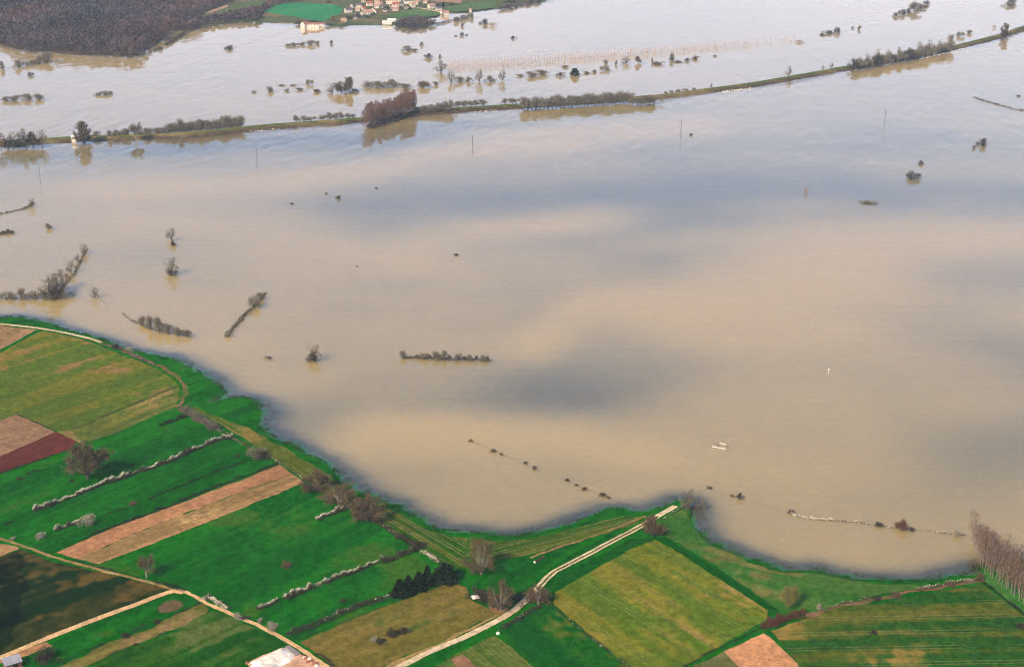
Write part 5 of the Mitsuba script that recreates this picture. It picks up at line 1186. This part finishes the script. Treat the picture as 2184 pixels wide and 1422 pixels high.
# trough / log in the meadow
u, v = at(1141, 1198, 1.2), at(1160, 1186.5, 1.2)
dd = v - u
m = Mesh()
ln = float(np.hypot(dd[0], dd[1]))
m.box([0, .35, 0], [ln, .1, .6]); m.box([0, -.35, 0], [ln, .1, .6]); m.box([0, 0, -.25], [ln - .02, .62, .1]); m.box([ln / 2 - .05, 0, .02], [.08, .6, .5])
tt = T().translate([float(x) for x in (u + v) / 2]).rotate([0, 0, 1], math.degrees(math.atan2(dd[1], dd[0])))
scene['feeding_trough__trough'] = ply(m.get(), 'timber', to_world=tt)
m = Mesh(); m.box([-ln / 2 - .2, 0, 0], [.5, .8, .75])
scene['feeding_trough__end_block'] = ply(m.get(), 'white_paint', to_world=tt)
tag('feeding_trough', 'long dark trough with a white end lying in the meadow left of the stone track', 'trough')
p = at(1062, 1350, 1.2)
m = Mesh(); m.box([0, -.45, 0], [1.1, .12, .8]); m.box([0, .45, 0], [1.1, .12, .8]); m.box([-.5, 0, 0], [.12, .78, .8]); m.box([.5, 0, 0], [.12, .78, .8]); m.box([0, 0, -.3], [.88, .78, .1])
scene['water_trough'] = ply(m.get(), 'white_paint', to_world=T().translate([float(x) for x in p]).rotate([0, 0, 1], 40))
tag('water_trough', 'small white water trough at the end of the dark scrub by the stone track', 'trough')
# the shed at the lower left corner
p = at(27, 1420, .9)
tt = T().translate([float(x) for x in p]).rotate([0, 0, 1], 33)
v = [[-3, -2, 0], [3, -2, 0], [3, 2, 0], [-3, 2, 0], [-3, -2, 2.2], [3, -2, 2.2], [3, 2, 3.0], [-3, 2, 3.0]]
scene['field_shed__wall'] = ply((v, [[0, 1, 5], [0, 5, 4], [1, 2, 6], [1, 6, 5], [2, 3, 7], [2, 7, 6], [3, 0, 4], [3, 4, 7]]), 'timber', to_world=tt)
for k in range(6):
    m = Mesh()
    x0 = -3.3 + k * 1.1
    dz = .03 * (k % 2)
    m.add([[x0, -2.4, 2.15 + dz], [x0 + 1.08, -2.4, 2.15 + dz], [x0 + 1.08, 2.3, 3.09 + dz], [x0, 2.3, 3.09 + dz], [x0, -2.4, 2.23 + dz], [x0 + 1.08, -2.4, 2.23 + dz], [x0 + 1.08, 2.3, 3.17 + dz], [x0, 2.3, 3.17 + dz]],
          [[4, 5, 6], [4, 6, 7], [0, 2, 1], [0, 3, 2], [0, 1, 5], [0, 5, 4], [1, 2, 6], [1, 6, 5], [2, 3, 7], [2, 7, 6], [3, 0, 4], [3, 4, 7]])
    scene[numbered('field_shed__roof_panel')] = ply(m.get(), 'grey_roof', to_world=tt)
m = Mesh(); m.box([0.5, -2.02, 1.0], [1.6, .06, 1.9])
scene['field_shed__door'] = ply(m.get(), 'dark_opening', to_world=tt)
tag('field_shed', 'shed with a grey metal roof at the lower left corner', 'shed')
# the lime heap and rubble at the bottom edge
poly = Polygon([tuple(at(x, y, .9)[:2]) for x, y in [(526, 1414), (563, 1397), (598, 1381), (608, 1380), (643, 1396), (672, 1408), (702, 1424), (720, 1440), (540, 1440)]])
sheet_ground('yard_ground', drape(jag(poly, .8, 2.0, 3), .13), ROWS['sand'])
tag('yard_ground', kind='structure')
hp = Polygon([tuple(at(x, y, .9)[:2]) for x, y in [(530, 1414), (563, 1399), (598, 1383), (612, 1384), (628, 1396), (622, 1410), (600, 1420), (590, 1445), (545, 1445)]])
x0, y0, x1, y1 = hp.bounds
gxs, gys = np.arange(x0 - 1, x1 + 1, .7), np.arange(y0 - 1, y1 + 1, .7)
hv, hf = grid(gxs, gys, lambda x, y: 0 * x)
dist = signed(hp, hv[:, 0], hv[:, 1])
hv[:, 2] = 1.0 + np.clip(dist * .5, -.25, 1.6) * (.6 + .8 * vnoise(hv[:, 0] / 3, hv[:, 1] / 3, 2)) + .25 * vnoise(hv[:, 0] / .9, hv[:, 1] / .9, 4) * (dist > 0)
hf = hf[(dist[hf] > -1.0).all(1)]
sheet_ground('lime_heap', (hv, hf), ROWS['lime'])
tag('lime_heap', 'big bright white heap of lime at the bottom edge beside the sandy track', 'heap')
sl = Polygon([tuple(at(x, y, 1.0)[:2]) for x, y in [(608, 1379.5), (617, 1377), (642, 1395), (630, 1399)]])
v, f = trimesh.creation.triangulate_polygon(sl, engine='earcut')
mm = trimesh.creation.extrude_polygon(sl, .45)
mm.apply_translation([0, 0, 1.0])
scene['concrete_slab'] = ply(mm, 'concrete')
tag('concrete_slab', 'grey concrete slab between the white heap and the sandy track', 'slab')
r_ = rnd(19)
for i, (x, y, s, bs, lab) in enumerate([(529, 1414, 1.0, 'brick', 'red brick rubble block at the left foot of the white heap'), (537, 1419, 1.1, 'brick', 'red brick rubble block below the left foot of the white heap'), (646, 1399, .8, 'brick', 'small red rubble block below the concrete slab'), (653, 1404, 1.2, 'brick', 'dark red rubble block near the sandy track'),
                                       (650, 1402, .9, 'render_wall', 'pale rubble block nearest the concrete slab'), (660, 1405, 1.0, 'render_wall', 'pale rubble block beside the sandy track'), (665, 1409, 1.0, 'brick', 'red rubble block right of the pale ones'), (672, 1416, 1.3, 'brick', 'orange rubble block at the bottom edge'), (656, 1412, .9, 'brick', 'brown rubble block in the pink sand'), (675, 1420, 1.0, 'render_wall', 'white rubble block at the bottom edge by the track')]):
    key = numbered('rubble_block')
    p = at(x, y, .95)
    m = trimesh.creation.icosphere(subdivisions=1, radius=s * .8)
    m.vertices *= r_.uniform(.7, 1.25, (len(m.vertices), 1)) * [1.2, 1.0, .7]
    m.apply_translation(p + [0, 0, .2])
    scene[key] = ply(m, bs)
    tag(key, lab, 'rubble', 'rubble around the white heap')

# ---------------------------------------------------------------- the air
scene['haze'] = {'type': 'cube', 'to_world': T().translate([0, 0, 152]).scale([17000, 17000, 156]), 'bsdf': {'type': 'null'}, 'interior': ref('haze_medium')}
tag('haze', 'thin pale haze over the whole flooded valley', 'haze', kind='stuff')
